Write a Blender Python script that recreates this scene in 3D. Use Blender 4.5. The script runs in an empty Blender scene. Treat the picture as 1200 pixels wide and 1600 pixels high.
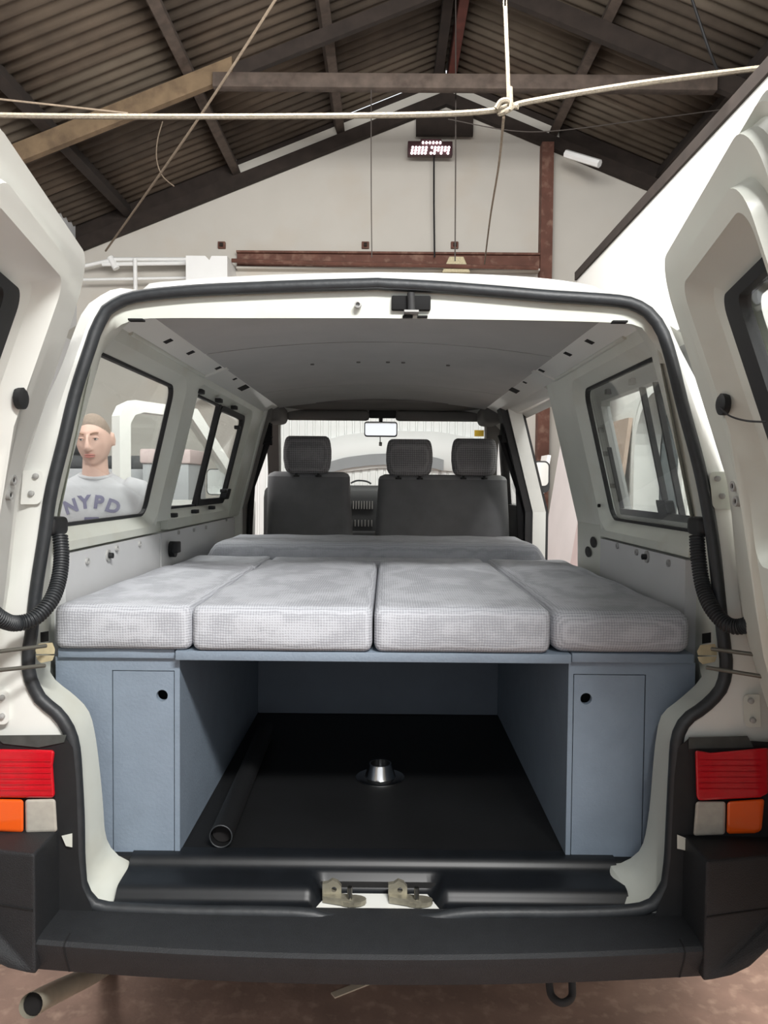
import bpy, bmesh, math, random
from mathutils import Vector, Matrix
from mathutils.geometry import tessellate_polygon
random.seed(7)
sc = bpy.context.scene
COL = sc.collection
PI = math.pi

# ------------------------------------------------------------------ camera
F = 1200.0                      # focal length in pixels of the 1200 x 1600 frame
CAM = Vector((0.0, 0.0, 1.47))
PITCH = math.atan(44 / F); YAW = math.atan(3 / F); ROLL = math.radians(0.5)
fwd = Vector((-math.sin(YAW) * math.cos(PITCH), math.cos(YAW) * math.cos(PITCH), -math.sin(PITCH)))
r0 = fwd.cross(Vector((0, 0, 1))).normalized(); u0 = r0.cross(fwd)
rgt = r0 * math.cos(ROLL) + u0 * math.sin(ROLL)
up = u0 * math.cos(ROLL) - r0 * math.sin(ROLL)
cd = bpy.data.cameras.new('camera'); cam = bpy.data.objects.new('camera', cd); COL.objects.link(cam)
cd.sensor_width = 36; cd.lens = 36 * F / 1600; cd.clip_start = 0.02; cd.clip_end = 100
M = Matrix((rgt, up, -fwd)).transposed().to_4x4(); M.translation = CAM
cam.matrix_world = M
sc.camera = cam

# ------------------------------------------------------------------ light
w = bpy.data.worlds.new('world'); sc.world = w; w.use_nodes = True
bg = w.node_tree.nodes['Background']
bg.inputs[0].default_value = (0.93, 0.96, 1.0, 1); bg.inputs[1].default_value = 0.88

def area(name, loc, target, sx, sy, power, col=(1, 1, 1)):
    d = bpy.data.lights.new(name, 'AREA'); d.shape = 'RECTANGLE'; d.size = sx; d.size_y = sy
    d.energy = power; d.color = col
    o = bpy.data.objects.new(name, d); COL.objects.link(o); o.location = loc
    o.rotation_euler = (Vector(target) - Vector(loc)).to_track_quat('-Z', 'Y').to_euler()
    return o
area('hall_lamp', (0.8, -0.85, 3.5), (0.0, 2.0, 0.9), 1.3, 0.22, 140, (1.0, 0.985, 0.96))
area('hall_lamp', (-2.6, 3.0, 4.7), (-2.4, 6.0, 0.5), 2.5, 1.2, 130, (1.0, 0.98, 0.95))
area('hall_lamp', (0.4, 3.6, 4.9), (0.2, 9.5, 1.5), 3.0, 1.2, 280, (1.0, 0.98, 0.94))

vs = sc.view_settings
vs.view_transform = 'Standard'; vs.look = 'None'; vs.gamma = 1; vs.use_curve_mapping = False
vs.exposure = 0.5

# ------------------------------------------------------------------ helpers
def P(px, py, Y):
    """world point seen at a pixel of the photograph, at distance Y down the hall"""
    d = rgt * ((px - 600) / F) + up * (-(py - 800) / F) + fwd
    return CAM + d * (Y / d.y)

def S(c):                        # sRGB 0-255 -> linear
    def f(v):
        v = v / 255
        return v / 12.92 if v <= 0.04045 else ((v + 0.055) / 1.055) ** 2.4
    return tuple(f(v) for v in c) + (1,)

MATS = {}
def mat(name, rgb, rough=0.5, metal=0.0, var=0.0, vscale=6.0, bump=0.0, bscale=60.0, spec=0.5, stain=None, sscale=3.0, samt=0.5, coat=0.0, detail=4.0):
    if name in MATS: return MATS[name]
    m = bpy.data.materials.new(name); m.use_nodes = True
    nt = m.node_tree; b = nt.nodes['Principled BSDF']
    b.inputs['Roughness'].default_value = rough; b.inputs['Metallic'].default_value = metal
    b.inputs['Specular IOR Level'].default_value = spec; b.inputs['Coat Weight'].default_value = coat
    base = S(rgb); b.inputs['Base Color'].default_value = base
    tc = nt.nodes.new('ShaderNodeTexCoord')
    out = None
    def noise(scale, det=4.0):
        n = nt.nodes.new('ShaderNodeTexNoise'); n.inputs['Scale'].default_value = scale; n.inputs['Detail'].default_value = det
        nt.links.new(tc.outputs['Object'], n.inputs['Vector']); return n
    def mix(a, bcol, fac):
        x = nt.nodes.new('ShaderNodeMix'); x.data_type = 'RGBA'
        if isinstance(a, tuple): x.inputs[6].default_value = a
        else: nt.links.new(a, x.inputs[6])
        x.inputs[7].default_value = bcol
        nt.links.new(fac, x.inputs[0]); return x.outputs[2]
    cur = base
    if var > 0:
        n = noise(vscale, detail)
        rp = nt.nodes.new('ShaderNodeMapRange'); rp.inputs[1].default_value = 0.3; rp.inputs[2].default_value = 0.7
        nt.links.new(n.outputs[0], rp.inputs[0])
        dark = tuple(c * (1 - var) for c in base[:3]) + (1,)
        cur = mix(cur, dark, rp.outputs[0])
    if stain:
        n = noise(sscale, 8.0)
        rp = nt.nodes.new('ShaderNodeMapRange'); rp.inputs[1].default_value = 0.52; rp.inputs[2].default_value = 0.72; rp.inputs[4].default_value = samt
        nt.links.new(n.outputs[0], rp.inputs[0])
        cur = mix(cur, S(stain), rp.outputs[0])
    if not isinstance(cur, tuple): nt.links.new(cur, b.inputs['Base Color'])
    if bump > 0:
        n = noise(bscale, 3.0); bp = nt.nodes.new('ShaderNodeBump'); bp.inputs['Strength'].default_value = bump; bp.inputs['Distance'].default_value = 0.01
        nt.links.new(n.outputs[0], bp.inputs['Height']); nt.links.new(bp.outputs[0], b.inputs['Normal'])
    MATS[name] = m
    return m

def weave(name, rgb, rgb2, cell=0.006, bump=0.35, rough=0.9):
    """checked woven cloth: threads in all three object axes"""
    m = bpy.data.materials.new(name); m.use_nodes = True; nt = m.node_tree; b = nt.nodes['Principled BSDF']
    b.inputs['Roughness'].default_value = rough; b.inputs['Specular IOR Level'].default_value = 0.15
    tc = nt.nodes.new('ShaderNodeTexCoord'); tot = None
    # small wander so that the threads are not ruler straight
    wn = nt.nodes.new('ShaderNodeTexNoise'); wn.inputs['Scale'].default_value = 25; nt.links.new(tc.outputs['Object'], wn.inputs['Vector'])
    vm = nt.nodes.new('ShaderNodeVectorMath'); vm.operation = 'MULTIPLY_ADD'; vm.inputs[1].default_value = (0.006,) * 3
    nt.links.new(wn.outputs['Color'], vm.inputs[0]); nt.links.new(tc.outputs['Object'], vm.inputs[2])
    for ax in 'XYZ':
        t = nt.nodes.new('ShaderNodeTexWave'); t.bands_direction = ax; t.inputs['Scale'].default_value = 0.314 / cell
        t.inputs['Distortion'].default_value = 0
        nt.links.new(vm.outputs[0], t.inputs['Vector'])
        if tot is None: tot = t.outputs['Fac']
        else:
            a = nt.nodes.new('ShaderNodeMath'); a.operation = 'ADD'; nt.links.new(tot, a.inputs[0]); nt.links.new(t.outputs['Fac'], a.inputs[1]); tot = a.outputs[0]
    n = nt.nodes.new('ShaderNodeTexNoise'); n.inputs['Scale'].default_value = 180; nt.links.new(tc.outputs['Object'], n.inputs['Vector'])
    a = nt.nodes.new('ShaderNodeMath'); a.operation = 'ADD'; nt.links.new(tot, a.inputs[0]); nt.links.new(n.outputs[0], a.inputs[1])
    rp = nt.nodes.new('ShaderNodeMapRange'); rp.inputs[1].default_value = 1.1; rp.inputs[2].default_value = 2.6; nt.links.new(a.outputs[0], rp.inputs[0])
    x = nt.nodes.new('ShaderNodeMix'); x.data_type = 'RGBA'; x.inputs[6].default_value = S(rgb2); x.inputs[7].default_value = S(rgb)
    nt.links.new(rp.outputs[0], x.inputs[0]); nt.links.new(x.outputs[2], b.inputs['Base Color'])
    bp = nt.nodes.new('ShaderNodeBump'); bp.inputs['Strength'].default_value = bump; bp.inputs['Distance'].default_value = 0.003
    nt.links.new(rp.outputs[0], bp.inputs['Height']); nt.links.new(bp.outputs[0], b.inputs['Normal'])
    MATS[name] = m; return m

def glass(name, tint=(0.97, 0.985, 0.98), refl=0.06, rough=0.02, dust=0.0):
    m = bpy.data.materials.new(name); m.use_nodes = True; nt = m.node_tree
    for n in list(nt.nodes): nt.nodes.remove(n)
    o = nt.nodes.new('ShaderNodeOutputMaterial'); t = nt.nodes.new('ShaderNodeBsdfTransparent'); t.inputs[0].default_value = tint + (1,)
    g = nt.nodes.new('ShaderNodeBsdfGlossy'); g.inputs['Roughness'].default_value = rough
    lw0 = nt.nodes.new('ShaderNodeLayerWeight'); lw0.inputs[0].default_value = 0.5
    pw_ = nt.nodes.new('ShaderNodeMath'); pw_.operation = 'POWER'; pw_.inputs[1].default_value = 4.0; nt.links.new(lw0.outputs['Facing'], pw_.inputs[0])
    lw = nt.nodes.new('ShaderNodeMath'); lw.operation = 'MULTIPLY_ADD'; lw.inputs[1].default_value = 0.5; lw.inputs[2].default_value = 0.025; nt.links.new(pw_.outputs[0], lw.inputs[0])
    mx = nt.nodes.new('ShaderNodeMixShader'); nt.links.new(lw.outputs[0], mx.inputs[0]); nt.links.new(t.outputs[0], mx.inputs[1]); nt.links.new(g.outputs[0], mx.inputs[2])
    last = mx
    if dust > 0:
        d = nt.nodes.new('ShaderNodeBsdfDiffuse'); d.inputs[0].default_value = (0.85, 0.86, 0.86, 1)
        m2 = nt.nodes.new('ShaderNodeMixShader'); m2.inputs[0].default_value = dust
        nt.links.new(mx.outputs[0], m2.inputs[1]); nt.links.new(d.outputs[0], m2.inputs[2]); last = m2
    nt.links.new(last.outputs[0], o.inputs[0]); MATS[name] = m; return m

def emit(name, rgb, strength):
    m = bpy.data.materials.new(name); m.use_nodes = True; b = m.node_tree.nodes['Principled BSDF']
    b.inputs['Base Color'].default_value = S(rgb); b.inputs['Emission Color'].default_value = S(rgb); b.inputs['Emission Strength'].default_value = strength
    MATS[name] = m; return m

def link(name, me, m, parent=None, smooth=False, ang=None):
    o = bpy.data.objects.new(name, me); COL.objects.link(o)
    if m is not None and len(me.materials) == 0: me.materials.append(m)
    if smooth:
        me.polygons.foreach_set('use_smooth', [True] * len(me.polygons))
        if ang: me.set_sharp_from_angle(angle=math.radians(ang))
    if parent is not None:
        o.parent = parent; o.matrix_parent_inverse = Matrix.Translation(-wloc(parent))
    return o
def wloc(o):
    # world place of a parent whose own parents only ever shift it
    return o.location.copy() if o.type == 'EMPTY' else Vector((0, 0, 0))
def mk(name, verts, faces, m, parent=None, smooth=False, ang=35):
    me = bpy.data.meshes.new(name); me.from_pydata([tuple(v) for v in verts], [], faces); me.update()
    bm = bmesh.new(); bm.from_mesh(me); bmesh.ops.recalc_face_normals(bm, faces=bm.faces); bm.to_mesh(me); bm.free()
    return link(name, me, m, parent, smooth, ang)
def frombm(name, bm, m, parent=None, smooth=False, ang=35):
    me = bpy.data.meshes.new(name); bm.to_mesh(me); bm.free(); return link(name, me, m, parent, smooth, ang)
def empty(name, loc, label, cat, group=None):
    o = bpy.data.objects.new(name, None); COL.objects.link(o); o.location = loc; o.empty_display_size = 0.1
    return tag(o, label, cat, group)
def tag(o, label=None, cat=None, group=None, kind=None):
    if label: o['label'] = label
    if cat: o['category'] = cat
    if group: o['group'] = group
    if kind: o['kind'] = kind
    return o
def struct(o, label, cat):
    return tag(o, label, cat, None, 'structure')

def box(name, x0, x1, y0, y1, z0, z1, m, parent=None, r=0.0, seg=2, rot=None):
    bm = bmesh.new(); bmesh.ops.create_cube(bm, size=1)
    c = Vector(((x0 + x1) / 2, (y0 + y1) / 2, (z0 + z1) / 2))
    for v in bm.verts: v.co = Vector((v.co.x * (x1 - x0), v.co.y * (y1 - y0), v.co.z * (z1 - z0)))
    if r > 0: bmesh.ops.bevel(bm, geom=list(bm.edges), offset=r, segments=seg, profile=0.5, affect='EDGES')
    for v in bm.verts:
        if rot is not None: v.co = rot @ v.co
        v.co += c
    return frombm(name, bm, m, parent, r > 0, 40)

def tube(name, pts, r, m, parent=None, n=10, cap=True, closed=False, rr=None, smooth=True, squash=None):
    pts = [Vector(p) for p in pts]; V = []; Fc = []; N = len(pts)
    nrm = None
    for i, p in enumerate(pts):
        if closed: t = (pts[(i + 1) % N] - pts[i - 1]).normalized()
        else: t = (pts[min(i + 1, N - 1)] - pts[max(i - 1, 0)]).normalized()
        if nrm is None:
            a = Vector((0, 0, 1)) if abs(t.z) < 0.9 else Vector((0, 1, 0)); nrm = (a - t * a.dot(t)).normalized()
        else: nrm = (nrm - t * nrm.dot(t)).normalized()
        bi = t.cross(nrm); R = rr[i] if rr else r
        for k in range(n):
            a = 2 * PI * k / n
            V.append(p + nrm * (math.cos(a) * R) + bi * (math.sin(a) * R))
    rng = N if closed else N - 1
    for i in range(rng):
        for k in range(n):
            a = i * n; b_ = ((i + 1) % N) * n; k2 = (k + 1) % n
            Fc.append((a + k, a + k2, b_ + k2, b_ + k))
    if cap and not closed: Fc.append(tuple(range(n - 1, -1, -1))); Fc.append(tuple((N - 1) * n + k for k in range(n)))
    return mk(name, V, Fc, m, parent, smooth, 50)

def bez(pts, n=8, closed=False):
    """catmull-rom through points"""
    pts = [Vector(p) for p in pts]; out = []; N = len(pts)
    for i in range(N if closed else N - 1):
        if closed: p0, p1, p2, p3 = pts[i - 1], pts[i], pts[(i + 1) % N], pts[(i + 2) % N]
        else: p0, p1, p2, p3 = pts[max(i - 1, 0)], pts[i], pts[i + 1], pts[min(i + 2, N - 1)]
        for k in range(n):
            t = k / n; t2 = t * t; t3 = t2 * t
            out.append(0.5 * ((2 * p1) + (-p0 + p2) * t + (2 * p0 - 5 * p1 + 4 * p2 - p3) * t2 + (-p0 + 3 * p1 - 3 * p2 + p3) * t3))
    if not closed: out.append(pts[-1])
    return out

def resample(pts, n):
    pts = [Vector(p) for p in pts]; L = [0]
    for a, b_ in zip(pts, pts[1:]): L.append(L[-1] + (b_ - a).length)
    out = []; j = 0
    for i in range(n):
        s = L[-1] * i / (n - 1)
        while j < len(pts) - 2 and L[j + 1] < s: j += 1
        d = L[j + 1] - L[j]; t = (s - L[j]) / d if d > 1e-9 else 0
        out.append(pts[j].lerp(pts[j + 1], min(max(t, 0), 1)))
    return out

def loft(name, rings, m, parent=None, closed=True, capends=False, smooth=True, ang=40):
    n = len(rings[0]); V = [p for r in rings for p in r]; Fc = []
    for i in range(len(rings) - 1):
        for k in range(n if closed else n - 1):
            k2 = (k + 1) % n
            Fc.append((i * n + k, i * n + k2, (i + 1) * n + k2, (i + 1) * n + k))
    if capends: Fc.append(tuple(range(n))); Fc.append(tuple((len(rings) - 1) * n + k for k in range(n)))
    return mk(name, V, Fc, m, parent, smooth, ang)

def rrect(a0, a1, b0, b1, r, n=5):
    """rounded rectangle, counter-clockwise 2D points; r one number or four (a0b0, a1b0, a1b1, a0b1)"""
    if not isinstance(r, (tuple, list)): r = (r,) * 4
    out = []
    for (ca, cb, s, q) in ((a0, b0, PI, r[0]), (a1, b0, 1.5 * PI, r[1]), (a1, b1, 0, r[2]), (a0, b1, 0.5 * PI, r[3])):
        sa = 1 if ca == a0 else -1; sb = 1 if cb == b0 else -1
        if q <= 0: out.append((ca, cb)); continue
        for k in range(n + 1):
            t = s + k / n * PI / 2
            out.append((ca + sa * q + math.cos(t) * q, cb + sb * q + math.sin(t) * q))
    return out
def circ(a, b, r, n=20): return [(a + math.cos(2 * PI * k / n) * r, b + math.sin(2 * PI * k / n) * r) for k in range(n)]

def plate(name, outer, holes, fn, w0, w1, m, parent=None):
    """flat plate with holes: 2D outlines, mapped to space by fn(a, b, w)"""
    loops = [outer] + list(holes)
    tris = tessellate_polygon([[Vector((a, b, 0)) for a, b in l] for l in loops])
    flat = [p for l in loops for p in l]; n = len(flat)
    V = [fn(a, b, w0) for a, b in flat] + [fn(a, b, w1) for a, b in flat]
    Fc = [tuple(t) for t in tris] + [tuple(n + i for i in reversed(t)) for t in tris]
    s = 0
    for l in loops:
        k = len(l)
        for i in range(k):
            j = (i + 1) % k; Fc.append((s + i, s + j, n + s + j, n + s + i))
        s += k
    return mk(name, V, Fc, m, parent)

def lathe(name, prof, c, m, parent=None, n=28, axis='z'):
    V = []; Fc = []
    for r, h in prof:
        for k in range(n):
            a = 2 * PI * k / n; x, y = math.cos(a) * r, math.sin(a) * r
            V.append(Vector(c) + (Vector((x, y, h)) if axis == 'z' else Vector((x, h, y)) if axis == 'y' else Vector((h, x, y))))
    for i in range(len(prof) - 1):
        for k in range(n):
            k2 = (k + 1) % n; Fc.append((i * n + k, i * n + k2, (i + 1) * n + k2, (i + 1) * n + k))
    Fc.append(tuple(range(n))); Fc.append(tuple((len(prof) - 1) * n + k for k in range(n)))
    return mk(name, V, Fc, m, parent, True, 40)

def pillow(name, x0, x1, y0, y1, z0, z1, r, m, parent=None, puff=0.006, wob=0.003, seed=0, nx=22, ny=22, nz=8, taper=None):
    """soft upholstered block: rounded box with a little crown and unevenness"""
    rnd = random.Random(seed); ph = [rnd.uniform(0, 6.28) for _ in range(6)]
    hx, hy, hz = (x1 - x0) / 2, (y1 - y0) / 2, (z1 - z0) / 2; c = Vector(((x0 + x1) / 2, (y0 + y1) / 2, (z0 + z1) / 2))
    bm = bmesh.new(); grid = {}
    def key(i, j, k):
        if (i, j, k) not in grid:
            def ax(i, n, h):
                t = 2 * i / n - 1
                t = math.copysign(1 - (1 - abs(t)) ** 1.45, t)      # more lines close to the rims
                return t * h
            p = Vector((ax(i, nx, hx), ax(j, ny, hy), ax(k, nz, hz)))
            q = Vector((max(-hx + r, min(hx - r, p.x)), max(-hy + r, min(hy - r, p.y)), max(-hz + r, min(hz - r, p.z))))
            d = p - q
            if d.length > 1e-9: p = q + d.normalized() * r
            u, v, s = p.x / hx, p.y / hy, p.z / hz
            bulge = (1 - u * u) * (1 - v * v)
            p.z += (1 if s > 0 else -0.0) * puff * bulge
            p.x += math.copysign(1, u) * puff * 0.2 * (1 - v * v) * (1 - s * s) * abs(u) ** 3
            p.y += math.copysign(1, v) * puff * 0.7 * (1 - u * u) * (1 - s * s) * abs(v) ** 3
            p.z += wob * math.sin(p.x * 23 + ph[0]) * math.sin(p.y * 17 + ph[1]) * (1 if s > 0.2 else 0)
            p.y += wob * 0.6 * math.sin(p.x * 31 + ph[2]) * math.sin(p.z * 60 + ph[3])
            if taper: p = taper(p)
            grid[(i, j, k)] = bm.verts.new(p + c)
        return grid[(i, j, k)]
    for i in range(nx):
        for j in range(ny):
            bm.faces.new((key(i, j, 0), key(i, j + 1, 0), key(i + 1, j + 1, 0), key(i + 1, j, 0)))
            bm.faces.new((key(i, j, nz), key(i + 1, j, nz), key(i + 1, j + 1, nz), key(i, j + 1, nz)))
    for i in range(nx):
        for k in range(nz):
            bm.faces.new((key(i, 0, k), key(i + 1, 0, k), key(i + 1, 0, k + 1), key(i, 0, k + 1)))
            bm.faces.new((key(i, ny, k), key(i, ny, k + 1), key(i + 1, ny, k + 1), key(i + 1, ny, k)))
    for j in range(ny):
        for k in range(nz):
            bm.faces.new((key(0, j, k), key(0, j, k + 1), key(0, j + 1, k + 1), key(0, j + 1, k)))
            bm.faces.new((key(nx, j, k), key(nx, j + 1, k), key(nx, j + 1, k + 1), key(nx, j, k + 1)))
    return frombm(name, bm, m, parent, True, None)

# ------------------------------------------------------------------ materials
mat('paint', (226, 227, 222), 0.32, var=0.06, vscale=3, coat=0.2)
mat('cream', (210, 213, 204), 0.38, var=0.08, vscale=4, stain=(186, 182, 166), sscale=5, samt=0.45)
mat('rubber', (44, 47, 50), 0.5, var=0.3, vscale=30, bump=0.1)
mat('black_rubber', (26, 27, 29), 0.62, var=0.3, vscale=40)
mat('gap', (14, 14, 15), 0.9)
mat('bumper', (33, 35, 38), 0.62, var=0.2, vscale=30, bump=0.35, bscale=500)
mat('sill', (22, 25, 29), 0.42, var=0.3, vscale=20)
mat('vinyl', (15, 16, 18), 0.6, var=0.35, vscale=9, bump=0.05, bscale=120)
mat('underbody', (30, 29, 29), 0.9)
mat('headliner', (168, 168, 166), 0.9, var=0.08, vscale=7, bump=0.12, bscale=300)
mat('cab_trim', (112, 109, 106), 0.75, var=0.1, vscale=8)
mat('dark_trim', (42, 42, 43), 0.7, var=0.15)
mat('belt', (20, 20, 22), 0.85)
mat('trim_board', (203, 204, 205), 0.55, var=0.05, vscale=5)
mat('clip_grey', (160, 160, 158), 0.5)
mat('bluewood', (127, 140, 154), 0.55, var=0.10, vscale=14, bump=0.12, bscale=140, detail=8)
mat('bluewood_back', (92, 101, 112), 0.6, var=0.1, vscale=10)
weave('cushion', (188, 190, 196), (157, 159, 165), 0.0062, 0.3)
weave('headrest', (158, 156, 158), (118, 117, 120), 0.012, 0.4)
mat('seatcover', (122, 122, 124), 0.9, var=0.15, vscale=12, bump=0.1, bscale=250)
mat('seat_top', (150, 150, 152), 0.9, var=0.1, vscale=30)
mat('chrome', (205, 205, 205), 0.18, 1.0, var=0.1)
mat('steel', (150, 148, 142), 0.35, 1.0, var=0.25, vscale=20)
mat('zinc', (168, 163, 146), 0.45, 0.6, var=0.35, vscale=40)
mat('cable', (120, 118, 110), 0.5, 0.7)
mat('tan_bracket', (196, 184, 150), 0.5, 0.2, var=0.3, vscale=40)
mat('exhaust', (184, 179, 162), 0.45, 0.1, var=0.25, vscale=14)
mat('soot_bore_shade', (16, 13, 13), 0.95)  # exhaust soot, also the painted shade inside the support tube
mat('tail_red', (196, 14, 32), 0.12, coat=0.6, var=0.15, vscale=50)
mat('tail_orange', (232, 92, 24), 0.14, coat=0.6)
mat('tail_clear', (178, 174, 164), 0.16, coat=0.6, var=0.15, vscale=60)
mat('lamp_rubber', (74, 77, 74), 0.8, var=0.35, vscale=30)
mat('mirror', (235, 235, 235), 0.03, 1.0)
mat('yellow', (226, 184, 60), 0.6)
mat('red_ring', (150, 40, 40), 0.5)
# hall
mat('concrete', (160, 130, 115), 0.75, var=0.28, vscale=9, stain=(196, 166, 146), sscale=22, samt=0.6, bump=0.12, bscale=90)
mat('plaster', (202, 198, 190), 0.9, var=0.05, vscale=1.4, stain=(196, 186, 172), sscale=1.3, samt=0.5, detail=8)
mat('white_wall', (236, 236, 232), 0.85, var=0.03, vscale=0.7)
mat('grey_wall', (206, 208, 210), 0.85, var=0.05, vscale=1)
mat('roofsheet', (88, 76, 64), 0.9, var=0.35, vscale=2.2, stain=(60, 50, 42), sscale=1.5, samt=0.8, bump=0.2, bscale=20)
mat('roofsheet2', (78, 68, 58), 0.9, var=0.35, vscale=2.6, stain=(54, 45, 38), sscale=1.7, samt=0.8, bump=0.2, bscale=20)
mat('roofsheet3', (98, 88, 76), 0.9, var=0.3, vscale=1.8, stain=(70, 59, 49), sscale=1.2, samt=0.8, bump=0.2, bscale=20)
mat('oldwood', (92, 80, 72), 0.85, var=0.4, vscale=9, stain=(56, 44, 38), sscale=6, samt=0.7)
mat('oldwood_dark', (50, 41, 36), 0.9, var=0.4, vscale=7)
mat('oldwood_tan', (124, 104, 80), 0.85, var=0.3, vscale=6, stain=(80, 64, 50), sscale=5, samt=0.7)
mat('redlead', (104, 54, 45), 0.7, var=0.35, vscale=6, stain=(66, 40, 35), sscale=8)
mat('rust', (112, 74, 62), 0.8, var=0.35, vscale=5, stain=(150, 120, 104), sscale=9, samt=0.6)
mat('rope', (146, 136, 120), 0.9, var=0.35, vscale=60, bump=0.6, bscale=220)
mat('cord', (128, 114, 98), 0.9, var=0.3, vscale=40)
mat('wire', (66, 60, 56), 0.7)
mat('blackcable', (24, 24, 26), 0.6)
mat('metal_white', (243, 244, 243), 0.5, var=0.04, vscale=3)
mat('pinkboard', (212, 204, 203), 0.8, var=0.08, vscale=2.5, detail=6)
mat('pinkboard2', (200, 180, 178), 0.8, var=0.18, vscale=3)
mat('board_edge', (96, 62, 54), 0.8, var=0.2)
mat('whiteboard', (236, 233, 230), 0.7, var=0.03)
mat('tanboard', (186, 164, 148), 0.8, var=0.15, vscale=4)
mat('room_shade', (104, 112, 114), 0.8, var=0.15, vscale=1.5)
mat('darkcloth', (60, 62, 64), 0.9, var=0.4, vscale=14, bump=0.5, bscale=30)
mat('greycab', (150, 152, 155), 0.6, var=0.08)
mat('tape', (206, 190, 168), 0.7, var=0.1)
mat('signbody', (70, 44, 48), 0.6)
emit('led', (255, 228, 234), 5.0)
glass('glass', dust=0.02); glass('glass_hazy', dust=0.16); glass('glass_wind', dust=0.05)
# ------------------------------------------------------------------ the hall
XR, ZR, SL = 0.83, 7.0, 0.40                       # ridge line and roof slope
YG = 11.5                                           # gable wall
YB = -5.0                                           # the hall is open behind the camera
def zr(x): return ZR - SL * abs(x - XR)
XL, XRR = -4.62, 6.28

fl = mk('floor', [(-8, -9, 0), (9, -9, 0), (9, 13, 0), (-8, 13, 0), (-8, -9, -0.1), (9, -9, -0.1), (9, 13, -0.1), (-8, 13, -0.1)],
        [(0, 1, 2, 3), (7, 6, 5, 4), (0, 4, 5, 1), (1, 5, 6, 2), (2, 6, 7, 3), (3, 7, 4, 0)], MATS['concrete'])
struct(fl, 'worn reddish brown painted concrete floor under the van', 'floor')

# gable wall with the big ribbed door in it
DX0, DX1, DZ = -2.05, 2.0, 2.95
wb = plate('wall_back', [(XL, 0), (DX0, 0), (DX0, DZ), (DX1, DZ), (DX1, 0), (XRR, 0), (XRR, zr(XRR) + .47), (XR, ZR + .47), (XL, zr(XL) + .47)], [],
           lambda a, b, w: Vector((a, YG + w, b)), 0, 0.25, MATS['plaster'])
struct(wb, 'white plastered gable wall at the far end with rust stains', 'wall')
tb = plate('tie_beam', [(-2.22, 4.62), (2.3, 4.62), (2.3, 4.83), (-2.22, 4.83)], [], lambda a, b, w: Vector((a, YG - w, b)), 0.0, 0.10, MATS['rust'], wb); tb['label'] = 'rusty steel tie beam'
box('beam_flange', -2.22, 2.3, YG - 0.16, YG, 4.83, 4.86, MATS['rust'], wb)
box('beam_flange', -2.22, 2.3, YG - 0.16, YG, 4.60, 4.63, MATS['plaster'], wb)
pc = P(853, 330, YG - 0.1)
po = box('post', pc.x - 0.085, pc.x + 0.085, YG - 0.19, YG, 0, zr(pc.x) + 0.03, MATS['rust'], wb); po['label'] = 'brown steel post standing against the wall'
for px in (347, 571, 710):
    q = P(px, 384, YG)
    a = box('wall_anchor', q.x - 0.055, q.x + 0.055, YG - 0.05, YG + 0.02, q.z - 0.05, q.z + 0.05, MATS['rust'], wb, 0.008)
    box('anchor_bolt', q.x - 0.02, q.x + 0.025, YG - 0.09, YG - 0.05, q.z - 0.03, q.z + 0.02, MATS['oldwood_dark'], a)
q = P(712, 415, YG - 0.2)
mk('roof_bracket', [(q.x - .2, YG - .02, q.z - .12), (q.x + .2, YG - .02, q.z - .12), (q.x + .1, YG - .02, q.z + .1), (q.x - .1, YG - .02, q.z + .1),
                    (q.x - .2, YG - .3, q.z - .12), (q.x + .2, YG - .3, q.z - .12), (q.x + .1, YG - .3, q.z + .1), (q.x - .1, YG - .3, q.z + .1)],
   [(0, 1, 2, 3), (4, 5, 6, 7), (0, 1, 5, 4), (1, 2, 6, 5), (2, 3, 7, 6), (3, 0, 4, 7)], MATS['tan_bracket'], wb)
# ribbed sliding door: each rib panel is a piece
dr = box('door_1', DX0, DX1, YG + 0.03, YG + 0.06, 0, DZ, MATS['metal_white'])
struct(dr, 'wide white ribbed metal door beyond the windscreen', 'door')
pw = 0.118; n = int((DX1 - DX0) / pw)
vv = [(0.006, 0, 0), (pw - 0.006, 0, 0), (pw - 0.02, -0.028, 0), (0.02, -0.028, 0)]
me = bpy.data.meshes.new('rib_panel'); me.from_pydata([(x, y, 0.02) for x, y, _ in vv] + [(x, y, DZ - 0.02) for x, y, _ in vv], [], [(0, 1, 2, 3), (7, 6, 5, 4), (0, 4, 5, 1), (1, 5, 6, 2), (2, 6, 7, 3), (3, 7, 4, 0)]); me.materials.append(MATS['metal_white'])
for i in range(n):
    o = bpy.data.objects.new('rib_panel', me); COL.objects.link(o); o.location = (DX0 + 0.02 + i * pw, YG + 0.03, 0); o.parent = dr

# left side wall and right partition with an arched doorway
wl = mk('wall_left', [(XL, YB, 0), (XL, YG, 0), (XL, YG, 5.25), (XL, YB, 5.25), (XL - .2, YB, 0), (XL - .2, YG, 0), (XL - .2, YG, 5.25), (XL - .2, YB, 5.25)],
        [(0, 1, 2, 3), (7, 6, 5, 4), (0, 4, 5, 1), (1, 5, 6, 2), (2, 6, 7, 3), (3, 7, 4, 0)], MATS['grey_wall'])
struct(wl, 'pale grey side wall behind the man', 'wall')
wrr = mk('wall_far_right', [(XRR, YB, 0), (XRR, YG, 0), (XRR, YG, 5.25), (XRR, YB, 5.25), (XRR + .2, YB, 0), (XRR + .2, YG, 0), (XRR + .2, YG, 5.25), (XRR + .2, YB, 5.25)],
        [(0, 1, 2, 3), (7, 6, 5, 4), (0, 4, 5, 1), (1, 5, 6, 2), (2, 6, 7, 3), (3, 7, 4, 0)], MATS['grey_wall'])
struct(wrr, 'grey outer side wall beyond the partition', 'wall')
PX, PZ, PY1 = 1.87, 3.50, 7.7
AY0, AY1, AZ = 4.86, 5.72, 2.12
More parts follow.
